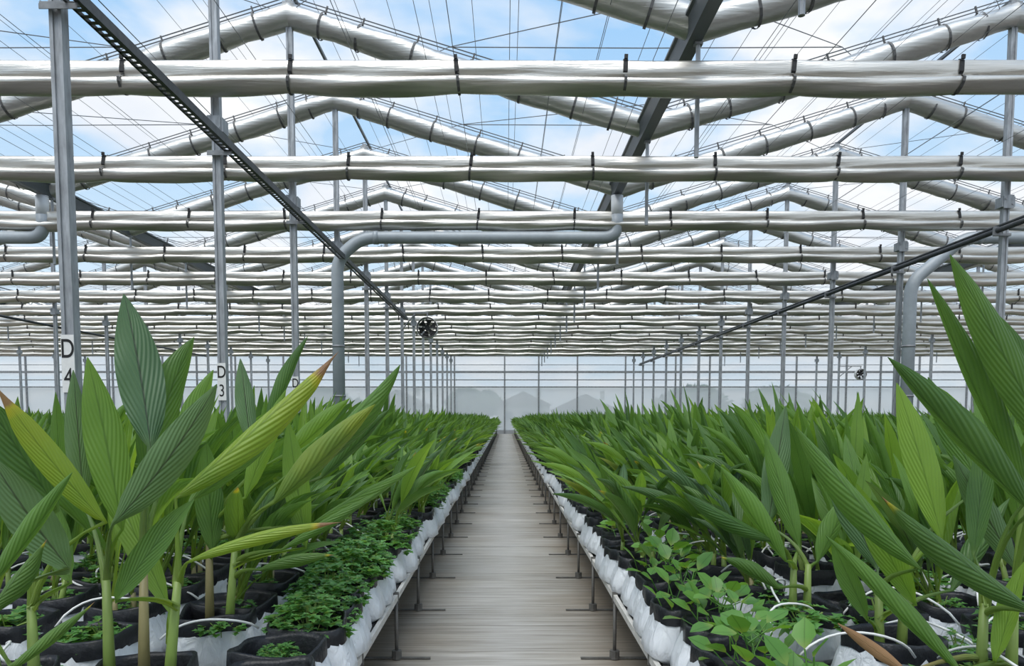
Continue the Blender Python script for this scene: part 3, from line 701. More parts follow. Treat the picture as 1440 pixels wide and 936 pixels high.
def uvgrid(n, nv):
    U = np.zeros((n, nv, 2)); U[..., 0] = np.linspace(0, 1, n)[:, None]; U[..., 1] = np.linspace(0, 1, nv)[None]; return U
def plant_leaf(rg, base, lean, az, length, halfw, roll, pet, bendy, n=14, nv=5, facing=None):
    """a leaf rising from base; lean = tilt from vertical at the tip, az = compass direction of the lean"""
    u = np.linspace(0, 1, n); ang = lean * (0.35 + 0.65 * u ** bendy)
    d = np.array([math.cos(az), math.sin(az), 0.0]); up = np.array([0, 0, 1.0])
    dirs = np.outer(np.sin(ang), d) + np.outer(np.cos(ang), up)
    c = np.asarray(base) + np.vstack([[0, 0, 0], np.cumsum((dirs[:-1] + dirs[1:]) / 2 * length / (n - 1), 0)])
    th_ = max(roll, 0.05) / 2; app = math.sin(min(th_, math.pi / 2)) / th_
    w = np.maximum(lance(u, pet) * halfw * (0.68 if roll > 3 else 0.92) / app, 0.022 * np.clip(1 - u / (pet + 0.06), 0, 1) ** 0.6 * (1 - 0.4 * u / (pet + 0.06)) + 0.0015)
    # concave side looks up / back along the lean
    nr = up * 0.8 - d * 0.6
    rot = rg.uniform(-0.9, 0.9)
    sd = np.cross(d, up); nr = nr * math.cos(rot) + sd * math.sin(rot)
    bl = np.clip((u - 0.8 * pet) / (0.2 * pet + 0.10), 0, 1); rl = 4.8 * (1 - bl) + roll * (0.75 + 0.25 * u) * bl
    return leaf_points(c, w, rl, nr, nv, wave=0.06, twist=rg.uniform(-0.6, 0.6), seed=int(rg.integers(1e6)))
def make_spec(seed, lean_mid, lean_sd, scale=1.0, nshoot=None):
    """random plant: list of shoots and leaf parameters; leans towards +X"""
    rg = np.random.default_rng(seed); out = {'stems': [], 'leaves': []}
    for s in range(nshoot or int(rg.integers(2, 4))):
        bx, by = rg.uniform(-0.07, 0.07, 2); h = rg.uniform(0.08, 0.22) * scale; sl = rg.normal(0.10, 0.1)
        out['stems'].append((bx, by, h, sl))
        for q in range(int(rg.integers(3, 6))):
            z0 = h * rg.uniform(0.72, 0.97); az = rg.normal(0, 0.85)
            ln = abs(rg.normal(lean_mid, lean_sd)); L_ = rg.uniform(0.58, 0.90) * scale
            out['leaves'].append(dict(base=(bx + sl * z0, by, z0), lean=ln, az=az, length=L_, halfw=rg.uniform(0.050, 0.082) * scale, roll=rg.choice([0.9, 1.6, 3.2, 4.2, 5.0], p=[.14, .12, .2, .3, .24]), pet=rg.uniform(0.18, 0.36), bendy=rg.uniform(0.8, 1.8), mat=rg.choice(['leaf', 'leaf', 'leaf', 'leaf_bright', 'leaf_blue', 'leaf_tip', 'leaf_patch'], p=[.3, .24, .2, .14, .08, .02, .02]), seed=int(rg.integers(1e6))))
    return out
def leaf_verts(l, n, nv):
    a = dict(l); m = a.pop('mat'); sd = a.pop('seed')
    return plant_leaf(np.random.default_rng(sd), n=n, nv=nv, **a)
RIM = 0.68
def ring_pts(hx, hy, seed, z, wr, zr=0.0, n=32):
    rg = np.random.default_rng(seed); ph = rg.uniform(0, 6.28, 4); out = []
    for k in range(n):
        a = 2 * math.pi * k / n; c, s_ = math.cos(a), math.sin(a)
        sq = 1 / (abs(c) ** 5 + abs(s_) ** 5) ** 0.2
        w = 1 + wr * (math.sin(5 * a + ph[0]) + 0.7 * math.sin(9 * a + ph[1] + 9 * z) + 0.5 * (abs(math.sin(3.5 * a + ph[2])) - 0.6))
        out.append((hx * sq * w * c, hy * sq * w * s_, z + zr * (math.sin(2 * a + ph[3]) + 0.6 * math.sin(5 * a + ph[0]))))
    return out
def rings(levels, n=32, close=True):
    b = MB(); vv = []
    for l in levels: vv += ring_pts(*l)
    m = len(levels); ff = [(i*n+k, i*n+(k+1) % n, (i+1)*n+(k+1) % n, (i+1)*n+k) for i in range(m-1) for k in range(n)]
    if close: ff.append(tuple(range(n))[::-1])
    b.add(vv, ff); return b
def bag_meshes(seed):
    body = rings([(0.175, 0.150, seed, 0.0, 0.008), (0.214, 0.166, seed, 0.03, 0.014), (0.208, 0.166, seed, 0.08, 0.016), (0.192, 0.161, seed, 0.13, 0.016), (0.172, 0.155, seed, 0.18, 0.014), (0.158, 0.150, seed, 0.23, 0.012)]).mesh('grow_bag', M['bag_white'], True)
    t = seed + 50
    cuff = rings([(0.170, 0.160, t, 0.180, 0.018, 0.010), (0.169, 0.161, t, 0.212, 0.015, 0.006), (0.166, 0.160, t, 0.252, 0.015, 0.008), (0.159, 0.153, t, 0.259, 0.015, 0.008), (0.150, 0.145, t, 0.240, 0.015, 0.006), (0.143, 0.140, t, 0.14, 0.012)], close=False).mesh('cuff', M['bag'], True)
    return body, cuff
bags = [bag_meshes(k) for k in range(5)]
def add_bag(root, rz=0.0):
    bd, cf_ = random.choice(bags); o = ob('grow_bag', bd, root, None, (0, 0, rz)); ob('cuff', cf_, o)['label'] = 'black folded-over cuff'; return o
b = MB(); nn = 16; b.add([(0.138 * math.cos(2*math.pi*k/nn), 0.138 * math.sin(2*math.pi*k/nn), 0) for k in range(nn)] + [(0, 0, 0.02)], [(k, (k+1) % nn, nn) for k in range(nn)]); soil_me = b.mesh('soil', M['soil'])
POTZ = BL + 0.008
def stem_mesh(bx, by, h, sl, rr=0.016, m=None):
    b = MB(); b.tube([(bx, by, -0.03), (bx + sl * h * 0.4, by, h * 0.4), (bx + sl * h, by, h)], [rr * 1.2, rr * 1.0, rr * 0.72], 8); return b.mesh('stem', m or M['stem'], True)
def plant_proto(spec, seed):
    root = empty('potted_turmeric', (0, 0, POTZ))
    add_bag(root); ob('soil', soil_me, root, (0, 0, 0.16))
    for st in spec['stems']: ob('stem', stem_mesh(*st, m=M['stem_red'] if seed % 3 == 0 else M['stem']), root, (0, 0, 0.15))
    for l in spec['leaves']: ob('leaf', grid_mesh('leaf', leaf_verts(l, 14, 5), uvgrid(14, 5), M[l['mat']]), root, (0, 0, 0.15))
    return root
NP = 8
specs_edge = [make_spec(100 + k, 0.98, 0.25, 0.94) for k in range(NP)]
specs_in = [make_spec(200 + k, 0.66, 0.32, 1.10) for k in range(NP)]

def bench_rows(k, s):
    if s < 0: xs_ = [-0.900 - 0.45 * q for q in range(7)]
    else: xs_ = [0.925 + 0.445 * q for q in range(7)]
    return [x + s * 4.8 * k for x in xs_]
spots = []
for k in range(0, 8):
    for s in (-1, 1):
        for j, x in enumerate(bench_rows(k, s)):
            dy = 0.33 if (k == 0 and j == 0) else (0.42 if k == 0 else 0.5)
            y0 = 2.3 + (j % 2) * dy / 2
            y = y0
            while y < 62.3:
                xx, yy = x + random.uniform(-0.04, 0.04), y + random.uniform(-0.05, 0.05)
                if in_view(xx, yy, m=110): spots.append((xx, yy, k, s, j))
                y += dy
HERB = set()
for (x, y, k, s, j) in spots:
    if k == 0 and j == 0 and (y < (5.6 if s < 0 else 4.6) or (y < 12 and random.random() < 0.5)): HERB.add((x, y))
spots.sort(key=lambda p: p[1] + 0.25 * abs(p[0]))

#HERO#
protos = {}
for e, sp in (('edge', specs_edge), ('inner', specs_in)):
    protos[e] = [plant_proto(q, i) for i, q in enumerate(sp)]
PC = {}; used = set(); n_ind = 0; rest = []
HERO_Y = 3.3
def hero_zone(x, y): return y < (3.75 if x > 0 else 3.55)
ONE = ['', 'front', 'second', 'third', 'fourth', 'fifth', 'sixth', 'seventh', 'eighth', 'ninth', 'tenth', 'eleventh', 'twelfth', 'thirteenth', 'fourteenth', 'fifteenth', 'sixteenth', 'seventeenth', 'eighteenth', 'nineteenth', 'twentieth', 'twenty-first', 'twenty-second', 'twenty-third', 'twenty-fourth', 'twenty-fifth', 'twenty-sixth', 'twenty-seventh', 'twenty-eighth', 'twenty-ninth', 'thirtieth']
# ---- low herbs: parsley-like at one bench, broad leaved at the other
def leaflet(b, uv, p, dirv, up, L_, w, lob):
    d = Vector(dirv).normalized(); sd = d.cross(Vector(up)).normalized(); nn_ = sd.cross(d)
    if lob:
        pts = [(0, 0), (0.25, 0.42), (0.42, 0.20), (0.62, 0.50), (0.74, 0.20), (1.0, 0.0), (0.74, -0.20), (0.62, -0.50), (0.42, -0.20), (0.25, -0.42)]
    else:
        pts = [(0, 0), (0.15, 0.22), (0.42, 0.46), (0.72, 0.36), (1.0, 0.0), (0.72, -0.36), (0.42, -0.46), (0.15, -0.22)]
    vv = [p + d * (a * L_) + sd * (c * w) + nn_ * (0.22 * abs(c) * w - 0.12 * a * a * L_) for a, c in pts]
    mid = p + d * (0.5 * L_) - nn_ * 0.03 * L_
    n = len(vv); b.add(vv + [mid], [(k, (k + 1) % n, n) for k in range(n)])
    uv += [(a, 0.5 + c) for a, c in pts] + [(0.5, 0.5)]
def herb_mesh(seed, n, rad, hgt):
    rg = random.Random(seed); b = MB(); uv = []
    for k in range(n):
        a = rg.uniform(0, 6.283); q = rg.random() ** 0.6; x, y = rad * q * math.cos(a), rad * q * math.sin(a); z = hgt * (1 - 0.55 * q * q) * rg.uniform(0.45, 1.0)
        for m in (-0.9, 0, 0.9):
            aa = a + m + rg.uniform(-0.3, 0.3); leaflet(b, uv, Vector((x, y, z)), (math.cos(aa), math.sin(aa), rg.uniform(-0.35, 0.45)), (0, 0, 1), rg.uniform(0.042, 0.068), rg.uniform(0.042, 0.064), True)
    return b.mesh('foliage', M['herb'], False, uv)
def sprig_stems(seed, n, rad, hgt):
    rg = random.Random(seed); b = MB()
    for k in range(n):
        a = rg.uniform(0, 6.283); q = rg.uniform(0.2, 0.9); b.tube([(0.02 * math.cos(a), 0.02 * math.sin(a), 0), (rad * q * 0.5 * math.cos(a), rad * q * 0.5 * math.sin(a), hgt * 0.5), (rad * q * math.cos(a), rad * q * math.sin(a), hgt * (1 - .5 * q * q))], 0.003, 4, False)
    return b.mesh('stalks', M['stem'])
herbs = [(herb_mesh(k, 150, 0.23, 0.30), sprig_stems(k, 14, 0.2, 0.24)) for k in range(3)]
weeds = [(herb_mesh(20 + k, 26, 0.13, 0.13), sprig_stems(20 + k, 6, 0.12, 0.12)) for k in range(3)]
def broad_leaf(seed, L_):
    b = MB(); uv = []; leaflet(b, uv, Vector((0.02, 0, 0)), (1, 0, 0.25), (0, 0, 1), L_, L_ * 0.80, False)
    b.tube([(-0.05, 0, -0.05), (0.02, 0, 0)], 0.003, 4, False); uv += [(0.5, 0.3)] * (len(b.v) - len(uv))
    return b.mesh('leaf', M['broad'], True, uv)
broads = [broad_leaf(k, 0.078 + 0.013 * k) for k in range(4)]
def small_copy(me, root, parts_): 
    for nm, m in parts_: ob(nm, m, root)
eidx = {-1: 0, 1: 0}
for (x, y, k, s, j) in spots:
    if (x, y) not in HERB or y < 2.2: continue
    eidx[s] += 1; e = eidx[s]
    bg = s > 0
    root = empty('potted_herb', (x, y, POTZ), random.uniform(0, 6.28))
    add_bag(root, -root.rotation_euler.z + (math.pi if s > 0 else 0) + random.uniform(-0.22, 0.22))
    ob('soil', soil_me, root, (0, 0, 0.16))
    side = 'parsley-like' if not bg else 'broad-leaved'
    if not bg:
        f_, t_ = random.choice(herbs); o = ob('foliage', f_, root, (0, 0, 0.14)); o['kind'] = 'stuff'; q = random.uniform(0.75, 1.1) * (0.5 if e < 4 else 1); o.scale = (q, q, q); ob('stalks', t_, root, (0, 0, 0.14)).scale = (q, q, q)
    else:
        nlv = random.randint(18, 26) if e % 3 else 6
        for q in range(nlv):
            a = q * 2.4; rr = 0.02 + 0.14 * (q / nlv); lf = ob('leaf', random.choice(broads), root, (rr * math.cos(a), rr * math.sin(a), 0.23 + 0.17 * (1 - q / nlv) + random.uniform(0, 0.04)), (random.uniform(-0.6, 0.6), random.uniform(-0.9, 0.4), a + random.uniform(-0.4, 0.4)))
    tag(root, f'{side} herb in a black-cuffed bag on the bench edge, {ONE[min(e, 30)]} along the aisle', 'herb', f'{side} herbs along the aisle')
for (x, y, k, s, j) in spots:
    if k or j == 0 or y > 8.5 or random.random() < (0.25 if j < 3 else 0.45): continue
    root = empty('weed_clump', (x + random.uniform(-0.08, 0.08), y + random.uniform(-0.08, 0.08), POTZ + 0.165), random.uniform(0, 6.28)); f_, t_ = random.choice(weeds)
    o = ob('foliage', f_, root); o['kind'] = 'stuff'; ob('stalks', t_, root); q = random.uniform(0.7, 1.3); root.scale = (q, q, q)
    tag(root, f'low green weeds in a turmeric bag on the bench {"beside" if s < 0 else "opposite"} the lettered columns', 'weeds', f'weeds in bags on the bench {"beside" if s < 0 else "opposite"} the lettered columns')
# ---- white drip tubes looping between the bags
def drip_mesh(seed):
    rg = random.Random(seed); h = rg.uniform(0.05, 0.13); L_ = rg.uniform(0.30, 0.5); w = rg.uniform(-0.12, 0.12); b = MB()
    b.tube([(L_ * (t - 0.5), w * math.sin(3.14 * t) + 0.03 * math.sin(7 * t), h * math.sin(3.14 * t) ** 0.7) for t in [q / 12 for q in range(13)]], 0.0055, 6); return b.mesh('drip_tube', M['drip'], True)
drips = [drip_mesh(k) for k in range(6)]
for (x, y, k, s, j) in spots:
    if k or j == 0 or y > 8 or random.random() < 0.25: continue
    o = ob('drip_tube', random.choice(drips), None, (x + random.uniform(-0.1, 0.1), y + random.uniform(-0.1, 0.1), POTZ + 0.21 + random.uniform(-0.01, 0.04)), (random.uniform(-.2, .2), 0, random.uniform(0, 3.14)))
    tag(o, f'white drip tube looping over bags on the bench {"beside" if s < 0 else "opposite"} the lettered columns', 'tube', f'drip tubes on the bench {"beside" if s < 0 else "opposite"} the lettered columns')

# ---- the nearest turmeric plants, leaf by leaf
def hero_leaf(root_pt, bb, tip, Yb, Yt, hw, roll, face, m, bow=0.0, twist=0.0, n=26, nv=9, seed=1):
    B, T = at(*bb, Yb), at(*tip, Yt); Rp = Vector(root_pt)
    sc_ = (Yb + Yt) / 2 / F
    ax = (T - B); view = Vector((B.x + T.x, B.y + T.y, (B.z + T.z) - 2 * CAMZ)).normalized(); sd = ax.normalized().cross(view).normalized()
    mid = (B + T) / 2 + sd * bow * sc_
    # petiole root -> blade base -> tip, resampled by arc length
    pts = []
    up_ = max(0.05, (B.z - Rp.z) * 0.75); back = Vector((Rp.x * 0.75 + B.x * 0.25, Rp.y * 0.75 + B.y * 0.25, Rp.z + up_))
    for q in range(13):
        t = q / 12; pts.append(Rp * (1 - t) ** 2 + back * 2 * t * (1 - t) + B * t * t)
    lp = sum((pts[i + 1] - pts[i]).length for i in range(12))
    for q in range(1, 31):
        t = q / 30; pts.append(B * (1 - t) ** 2 + mid * 2 * t * (1 - t) + T * t * t)
    P = np.array([tuple(p) for p in pts]); dl = np.r_[0, np.cumsum(np.linalg.norm(np.diff(P, axis=0), axis=1))]; tot = dl[-1]; pet = lp / tot
    u = np.concatenate([np.linspace(0, pet, 6)[:-1], np.linspace(pet, 1, n - 5)])
    c = np.stack([np.interp(u * tot, dl, P[:, k]) for k in range(3)], 1)
    hw = hw * (0.88 if roll > 1.9 else 0.96)
    roll = roll * 1.6 if roll > 1.9 else roll
    th_ = max(roll, 0.05) / 2; app = math.sin(min(th_, math.pi / 2)) / th_
    w = np.maximum(lance(u, pet * 0.94) * hw * sc_ / app, 0.036 * np.clip(1 - u / (pet + 0.06), 0, 1) ** 0.5 * (1 - 0.45 * u / (pet + 0.06)) + 0.0018)
    if m.name.endswith(('tip', 'yellowing')): w = w * np.clip((1.03 - u) / 0.16, 0.25, 1) ** 0.7
    bl = np.clip((u - 0.8 * pet) / (0.2 * pet + 0.10), 0, 1); rl = 5.4 * (1 - bl) + roll * (0.8 + 0.25 * u) * bl
    a = R(face + (38 if roll > 3 and seed % 2 else -30 if roll > 3 else 0)); nr = -view * math.cos(a) + sd * math.sin(a)
    rotz = leaf_points(c, w, rl, np.array(nr), nv, wave=0.05, twist=twist, seed=seed)
    U = uvgrid(n, nv); U[..., 0] = np.clip((u - pet) / (1 - pet), 0, 1)[:, None] * 0.7 + np.clip(u / pet, 0, 1)[:, None] * 0.3
    return rotz, U
def hero(name, pot, label, leaves, stems):
    root = empty('potted_turmeric', (pot[0], pot[1], POTZ))
    add_bag(root, 0.2); ob('soil', soil_me, root, (0, 0, 0.16))
    sp = []
    for i, (dx, dy, h, sl, mm) in enumerate(stems):
        ob('stem', stem_mesh(dx, dy, h, sl, 0.0205, M[mm]), root, (0, 0, 0.15)); sp.append((dx, dy, h, sl))
    for i, l in enumerate(leaves):
        st, bb, tip, Yb, Yt, hw, roll, face, m = l[:9]; kw = l[9] if len(l) > 9 else {}
        dx, dy, h, sl = sp[st]; hz = max(0.06, min(h * 0.95, at(*bb, Yb).z - POTZ - 0.22))
        V, U = hero_leaf((pot[0] + dx + sl * hz, pot[1] + dy, POTZ + 0.15 + hz), bb, tip, Yb, Yt, hw, roll, face, M[m], seed=i + 7, **kw)
        V = V - np.array([pot[0], pot[1], POTZ])
        lf = ob('leaf', grid_mesh('leaf', V, U, M[m]), root)
        if m in ('leaf_yellow', 'leaf_tip', 'leaf_dry'): lf['label'] = 'leaf with a dry brown tip' if m != 'leaf_dry' else 'dry brown leaf'
    tag(root, label, 'plant')
hero('a', (-1.33, 2.72), 'large turmeric plant at the front of the lettered-column bench, with the tallest broad leaf', [
    (1, (212, 628), (174, 413), 2.75, 2.9, 41, 0.7, 178, 'leaf_blue', dict(bow=-6)),
    (1, (205, 668), (273, 474), 2.85, 3.0, 38, 1.5, 150, 'leaf', dict(bow=12)),
    (0, (158, 738), (305, 540), 2.62, 2.62, 36, 1.3, 180, 'leaf_blue', dict(bow=-14)),
    (0, (172, 745), (123, 502), 2.66, 2.7, 36, 1.6, 175, 'leaf_bright', dict(bow=-4)),
    (0, (118, 710), (103, 520), 3.0, 3.05, 22, 1.6, 170, 'leaf_blue'),
    (2, (162, 845), (273, 702), 2.5, 2.5, 27, 1.2, 20, 'leaf', dict(bow=8)),
    (2, (246, 700), (476, 494), 2.72, 2.95, 25, 2.6, 180, 'leaf_yellow', dict(bow=-6)),
    (2, (272, 702), (402, 594), 2.85, 3.0, 28, 2.4, 180, 'leaf', dict(bow=-8)),
    (2, (262, 790), (480, 734), 2.58, 2.7, 13, 2.6, 170, 'leaf_yellow', dict(bow=22)),
    (1, (222, 640), (200, 510), 3.0, 3.1, 24, 1.3, 170, 'leaf'),
    (1, (250, 650), (300, 520), 3.1, 3.2, 26, 1.6, 150, 'leaf'),
    (2, (240, 860), (130, 620), 2.9, 3.1, 28, 1.0, 20, 'leaf_bright')],
    [(-0.13, 0.0, 0.42, 0.0, 'stem'), (-0.02, 0.03, 0.46, 0.03, 'stem_red'), (0.09, -0.02, 0.42, 0.12, 'stem')])
hero('b', (-1.80, 2.62), 'turmeric plant at the lower left corner with yellowing, brown-tipped leaves', [
    (1, (148, 735), (-8, 540), 2.6, 2.4, 26, 1.3, 175, 'leaf_yellow', dict(bow=8)),
    (0, (98, 800), (-15, 640), 2.5, 2.4, 40, 0.7, 10, 'leaf_blue', dict(bow=6)),
    (0, (80, 715), (-25, 555), 2.7, 2.6, 42, 0.9, 20, 'leaf'),
    (0, (-8, 818), (102, 664), 2.3, 2.3, 18, 2.8, 180, 'leaf', dict(bow=-6)),
    (0, (-14, 858), (66, 758), 2.2, 2.2, 21, 2.2, 180, 'leaf_tip'),
    (0, (18, 940), (133, 846), 2.15, 2.2, 13, 3.0, 180, 'leaf_tip', dict(bow=-10)),
    (1, (75, 690), (24, 568), 2.75, 2.7, 11, 2.4, 180, 'leaf_yellow'),
    (1, (60, 660), (-10, 610), 2.8, 2.7, 26, 1.2, 170, 'leaf_bright'),
    (1, (100, 820), (60, 680), 2.8, 2.9, 30, 1.2, 30, 'leaf')],
    [(0.0, 0.0, 0.30, -0.1, 'stem'), (0.10, 0.04, 0.34, 0.0, 'stem')])
hero('c', (-1.36, 3.5), 'turmeric plant leaning to the aisle behind the tallest-leaved one, a leaf patched yellow', [
    (1, (428, 655), (563, 512), 3.5, 3.5, 23, 2.6, 180, 'leaf', dict(bow=-6)),
    (1, (385, 708), (528, 568), 3.45, 3.45, 25, 2.4, 180, 'leaf_patch', dict(bow=-8)),
    (1, (395, 772), (535, 690), 3.4, 3.4, 11, 3.0, 180, 'leaf', dict(bow=6)),
    (0, (378, 600), (433, 473), 3.6, 3.7, 15, 2.0, 170, 'leaf', dict(bow=4)),
    (0, (352, 620), (338, 504), 3.6, 3.7, 18, 1.2, 170, 'leaf_blue'),
    (0, (345, 700), (402, 548), 3.5, 3.6, 20, 1.4, 160, 'leaf_bright'),
    (1, (430, 770), (405, 590), 3.6, 3.7, 24, 1.0, 10, 'leaf_bright'),
    (1, (452, 672), (548, 575), 3.7, 3.7, 15, 2.6, 180, 'leaf', dict(bow=-4)),
    (0, (440, 735), (585, 655), 3.6, 3.6, 13, 2.8, 180, 'leaf', dict(bow=6)),
    (0, (405, 640), (492, 560), 3.75, 3.8, 18, 2.2, 180, 'leaf_bright', dict(bow=-5)),
    (1, (365, 800), (470, 780), 3.3, 3.25, 13, 2.6, 170, 'leaf_tip', dict(bow=14)),
    (0, (300, 780), (290, 620), 3.5, 3.5, 26, 1.2, 170, 'leaf')],
    [(-0.05, 0.03, 0.46, 0.02, 'stem_red'), (0.05, 0.0, 0.40, 0.10, 'stem')])
hero('d', (1.80, 2.70), 'big turmeric plant at the lower right edge, rolled leaves rising above the horizon', [
    (0, (1445, 700), (1304, 392), 2.6, 2.5, 26, 2.0, 180, 'leaf', dict(bow=6)),
    (1, (1480, 640), (1336, 358), 2.5, 2.4, 34, 1.7, 160, 'leaf', dict(bow=-6)),
    (0, (1450, 720), (1248, 502), 2.45, 2.45, 32, 2.2, 180, 'leaf', dict(bow=6)),
    (0, (1455, 860), (1240, 698), 2.4, 2.4, 25, 2.4, 180, 'leaf_tip', dict(bow=8)),
    (1, (1350, 945), (1160, 752), 2.5, 2.6, 19, 2.6, 180, 'leaf', dict(bow=8)),
    (1, (1460, 560), (1400, 440), 2.9, 2.9, 24, 1.5, 170, 'leaf'),
    (0, (1275, 945), (1178, 876), 2.35, 2.4, 12, 1.6, 180, 'leaf_dry'),
    (0, (1370, 780), (1388, 600), 2.9, 3.0, 22, 1.0, 10, 'leaf'),
    (1, (1400, 930), (1440, 790), 2.6, 2.6, 22, 1.6, 30, 'leaf_bright'),
    (1, (1430, 800), (1340, 640), 3.0, 3.0, 24, 1.4, 170, 'leaf_blue')],
    [(-0.06, 0.0, 0.34, 0.0, 'stem'), (0.07, 0.03, 0.34, 0.0, 'stem')])
hero('e', (1.63, 3.12), 'turmeric plant with one flat bright yellow-green leaf, beside the big rolled one', [
    (1, (1325, 760), (1261, 538), 3.1, 3.2, 29, 0.8, 170, 'leaf_bright', dict(bow=-4)),
    (0, (1295, 800), (1118, 598), 2.95, 2.95, 27, 2.2, 180, 'leaf', dict(bow=6)),
    (0, (1288, 850), (1205, 680), 3.1, 3.1, 27, 0.8, 10, 'leaf_bright', dict(bow=6)),
    (1, (1380, 690), (1305, 530), 3.3, 3.4, 24, 1.4, 170, 'leaf'),
    (0, (1235, 800), (1160, 640), 3.3, 3.4, 24, 1.6, 160, 'leaf_blue'),
    (1, (1340, 830), (1420, 700), 3.2, 3.3, 20, 2.4, 180, 'leaf', dict(bow=-6)),
    (0, (1220, 870), (1170, 760), 3.1, 3.1, 20, 1.2, 20, 'leaf')],
    [(-0.05, 0.0, 0.30, -0.05, 'stem'), (0.05, 0.02, 0.34, 0.02, 'stem')])
hero('f', (1.43, 3.62), 'slim turmeric plant between the bright flat leaf and the aisle, stems pale', [
    (0, (1105, 790), (1012, 655), 3.5, 3.5, 20, 2.2, 180, 'leaf', dict(bow=5)),
    (0, (1090, 760), (958, 690), 3.5, 3.45, 16, 2.4, 180, 'leaf', dict(bow=6)),
    (1, (1095, 828), (1012, 782), 3.4, 3.4, 15, 2.6, 180, 'leaf_tip'),
    (1, (1080, 740), (1105, 570), 3.8, 3.9, 24, 1.2, 170, 'leaf_blue'),
    (0, (1125, 770), (1075, 610), 3.7, 3.8, 20, 1.8, 180, 'leaf'),
    (1, (1150, 790), (1200, 690), 3.6, 3.6, 20, 2.0, 180, 'leaf')],
    [(-0.03, 0.0, 0.30, 0.0, 'stem'), (0.04, 0.0, 0.30, 0.0, 'stem')])
# bags standing at the front whose plants are out of the frame are left as herbs and weeds
for (x, y, k, s, j) in spots:
    if k or j == 0 or not hero_zone(x, y): continue
    if min(math.hypot(x - a, y - c) for a, c in ((-1.33, 2.72), (-1.80, 2.62), (-1.36, 3.5), (1.80, 2.70), (1.63, 3.12), (1.43, 3.62))) < 0.30: continue
    root = empty('potted_herb', (x, y, POTZ)); add_bag(root, random.uniform(-0.3, 0.3)); ob('soil', soil_me, root, (0, 0, 0.16))
    f_, t_ = random.choice(weeds); o = ob('foliage', f_, root, (0, 0, 0.14)); o['kind'] = 'stuff'
    tag(root, f'black-cuffed grow bag with low weeds among front plants on the {"left" if s < 0 else "right"} bench', 'herb', f'weedy front bags on the {"left" if s < 0 else "right"} bench')
for (x, y, k, s, j) in spots:
    if hero_zone(x, y) or (x, y) in HERB: continue
    e = 'edge' if j < 2 and k == 0 else 'inner'
    if n_ind >= 290 or k > 0: rest.append((x, y, k, s, j, e)); continue
    q = random.randrange(NP); p = protos[e][q]
    o = p if (e, q) not in used else copy_tree(p); used.add((e, q))
    o.location = (x, y, POTZ); o.rotation_euler = (0, 0, (math.pi if s > 0 else 0) + random.uniform(-0.45, 0.45)); sc = random.uniform(0.90, 1.12); o.scale = (sc, sc, random.uniform(0.88, 1.12) if j < 2 else random.choice((0.80, 0.90, 0.97, 1.05, 1.10, 1.20)))
    for c_ in o.children:
        if c_.name.startswith('grow_bag'): c_.rotation_euler = (0, 0, -o.rotation_euler.z + (math.pi if s > 0 else 0) + random.uniform(-0.2, 0.2))
    where = 'bench beside lettered columns' if s < 0 else 'bench opposite lettered columns'
    lab = f'turmeric plant {"near the aisle edge" if j < 2 else "in the inner rows"}, {where}'
    if y < 6.5:
        key = (s, j); PC[key] = PC.get(key, 0) + 1
        lab = f'{ORD[min(16, PC[key])]} random turmeric plant'.replace('random ', '') + f' back, {["edge", "second", "third", "fourth", "fifth", "sixth", "seventh"][j]} row from the aisle, {where}'
    tag(o, lab, 'plant', f'turmeric {"at the aisle edge" if j < 2 else "in the inner rows"} of the {where}'); n_ind += 1
for e in protos:
    for q, p in enumerate(protos[e]):
        if (e, q) not in used:
            for c in list(p.children): bpy.data.objects.remove(c)
            bpy.data.objects.remove(p)
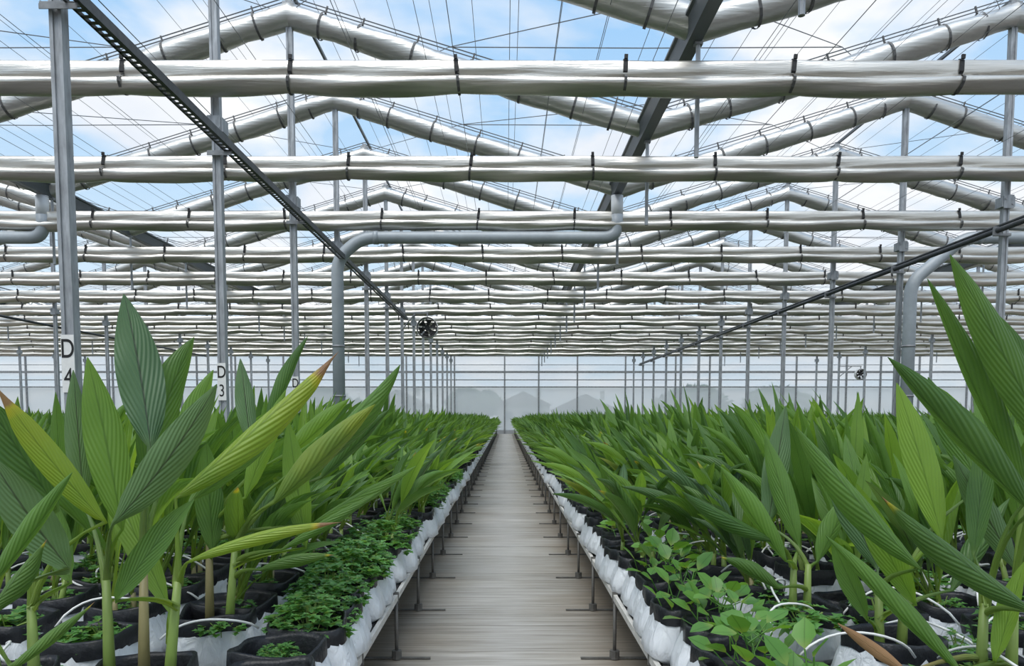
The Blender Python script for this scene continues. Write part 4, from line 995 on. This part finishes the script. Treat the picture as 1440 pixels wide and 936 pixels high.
# the rest of the crop, past the nearest three hundred, as one body of foliage
LO = {e: [np.stack([leaf_verts(l, 6, 3) for l in q['leaves']]) for q in sp] for e, sp in (('edge', specs_edge), ('inner', specs_in))}
def far_crop():
    VV = []; 
    for (x, y, k, s, j, e) in rest:
        A = LO[e][random.randrange(NP)]
        if y > 26 and len(A) > 6: A = A[:6]
        a = (math.pi if s > 0 else 0) + random.uniform(-0.5, 0.5); c, sn = math.cos(a), math.sin(a); sc = random.uniform(0.85, 1.12); sz = random.choice((0.80, 0.90, 0.97, 1.03, 1.12))
        B = np.empty_like(A); B[..., 0] = (A[..., 0] * c - A[..., 1] * sn) * sc + x; B[..., 1] = (A[..., 0] * sn + A[..., 1] * c) * sc + y; B[..., 2] = A[..., 2] * sz + POTZ + 0.15
        VV.append(B)
    V = np.concatenate(VV); nl = len(V); n, nv = 6, 3
    i = np.arange(n * nv).reshape(n, nv); f = np.stack([i[:-1, :-1], i[:-1, 1:], i[1:, 1:], i[1:, :-1]], -1).reshape(-1, 4)
    Fa = (f[None] + (np.arange(nl) * n * nv)[:, None, None]).reshape(-1, 4)
    U = np.tile(uvgrid(n, nv).reshape(1, -1, 2), (nl, 1, 1)).reshape(-1, 2)
    me = bpy.data.meshes.new('crop_foliage'); np_mesh(me, V.reshape(-1, 3), Fa, U, True); me.materials.append(M['leaf'])
    tag(ob('crop_foliage', me), 'dense mass of green turmeric leaves filling the benches to the back wall', 'crop', kind='stuff')
    # their grow bags where an edge row shows
    b = MB(); mi = []
    for (x, y, k, s, j, e) in rest:
        if k > 1 or (k == 0 and j > 1 and y > 25) or (k == 1 and y > 20): continue
        def oc(hx, hy, z): return [(x + hx * (1 if a in (0, 1, 6, 7) else -1) * (1 if a in (0, 3, 4, 7) else 0.78), y + hy * (1 if a < 4 else -1) * (1 if a in (1, 2, 5, 6) else 0.78), z) for a in range(8)]
        v_ = oc(0.185, 0.155, BL + 0.01) + oc(0.16, 0.15, BL + 0.17) + oc(0.166, 0.158, BL + 0.165) + oc(0.164, 0.156, RIM) + oc(0.145, 0.14, RIM - 0.07)
        b.add(v_, [(q * 8 + a, q * 8 + (a + 1) % 8, q * 8 + 8 + (a + 1) % 8, q * 8 + 8 + a) for q in (0, 2, 3) for a in range(8)] + [tuple(range(32, 40))]); mi += [0] * 8 + [1] * 17
    o = b.build('far_grow_bags', M['bag_white']); o.data.materials.append(M['bag']); o.data.polygons.foreach_set('material_index', mi)
    tag(o, 'white grow bags with black cuffs lined up along the benches far down the aisle', 'grow bags', kind='stuff')
far_crop()
print('individual plants', n_ind, 'rest', len(rest), 'objects', len(scene.objects))
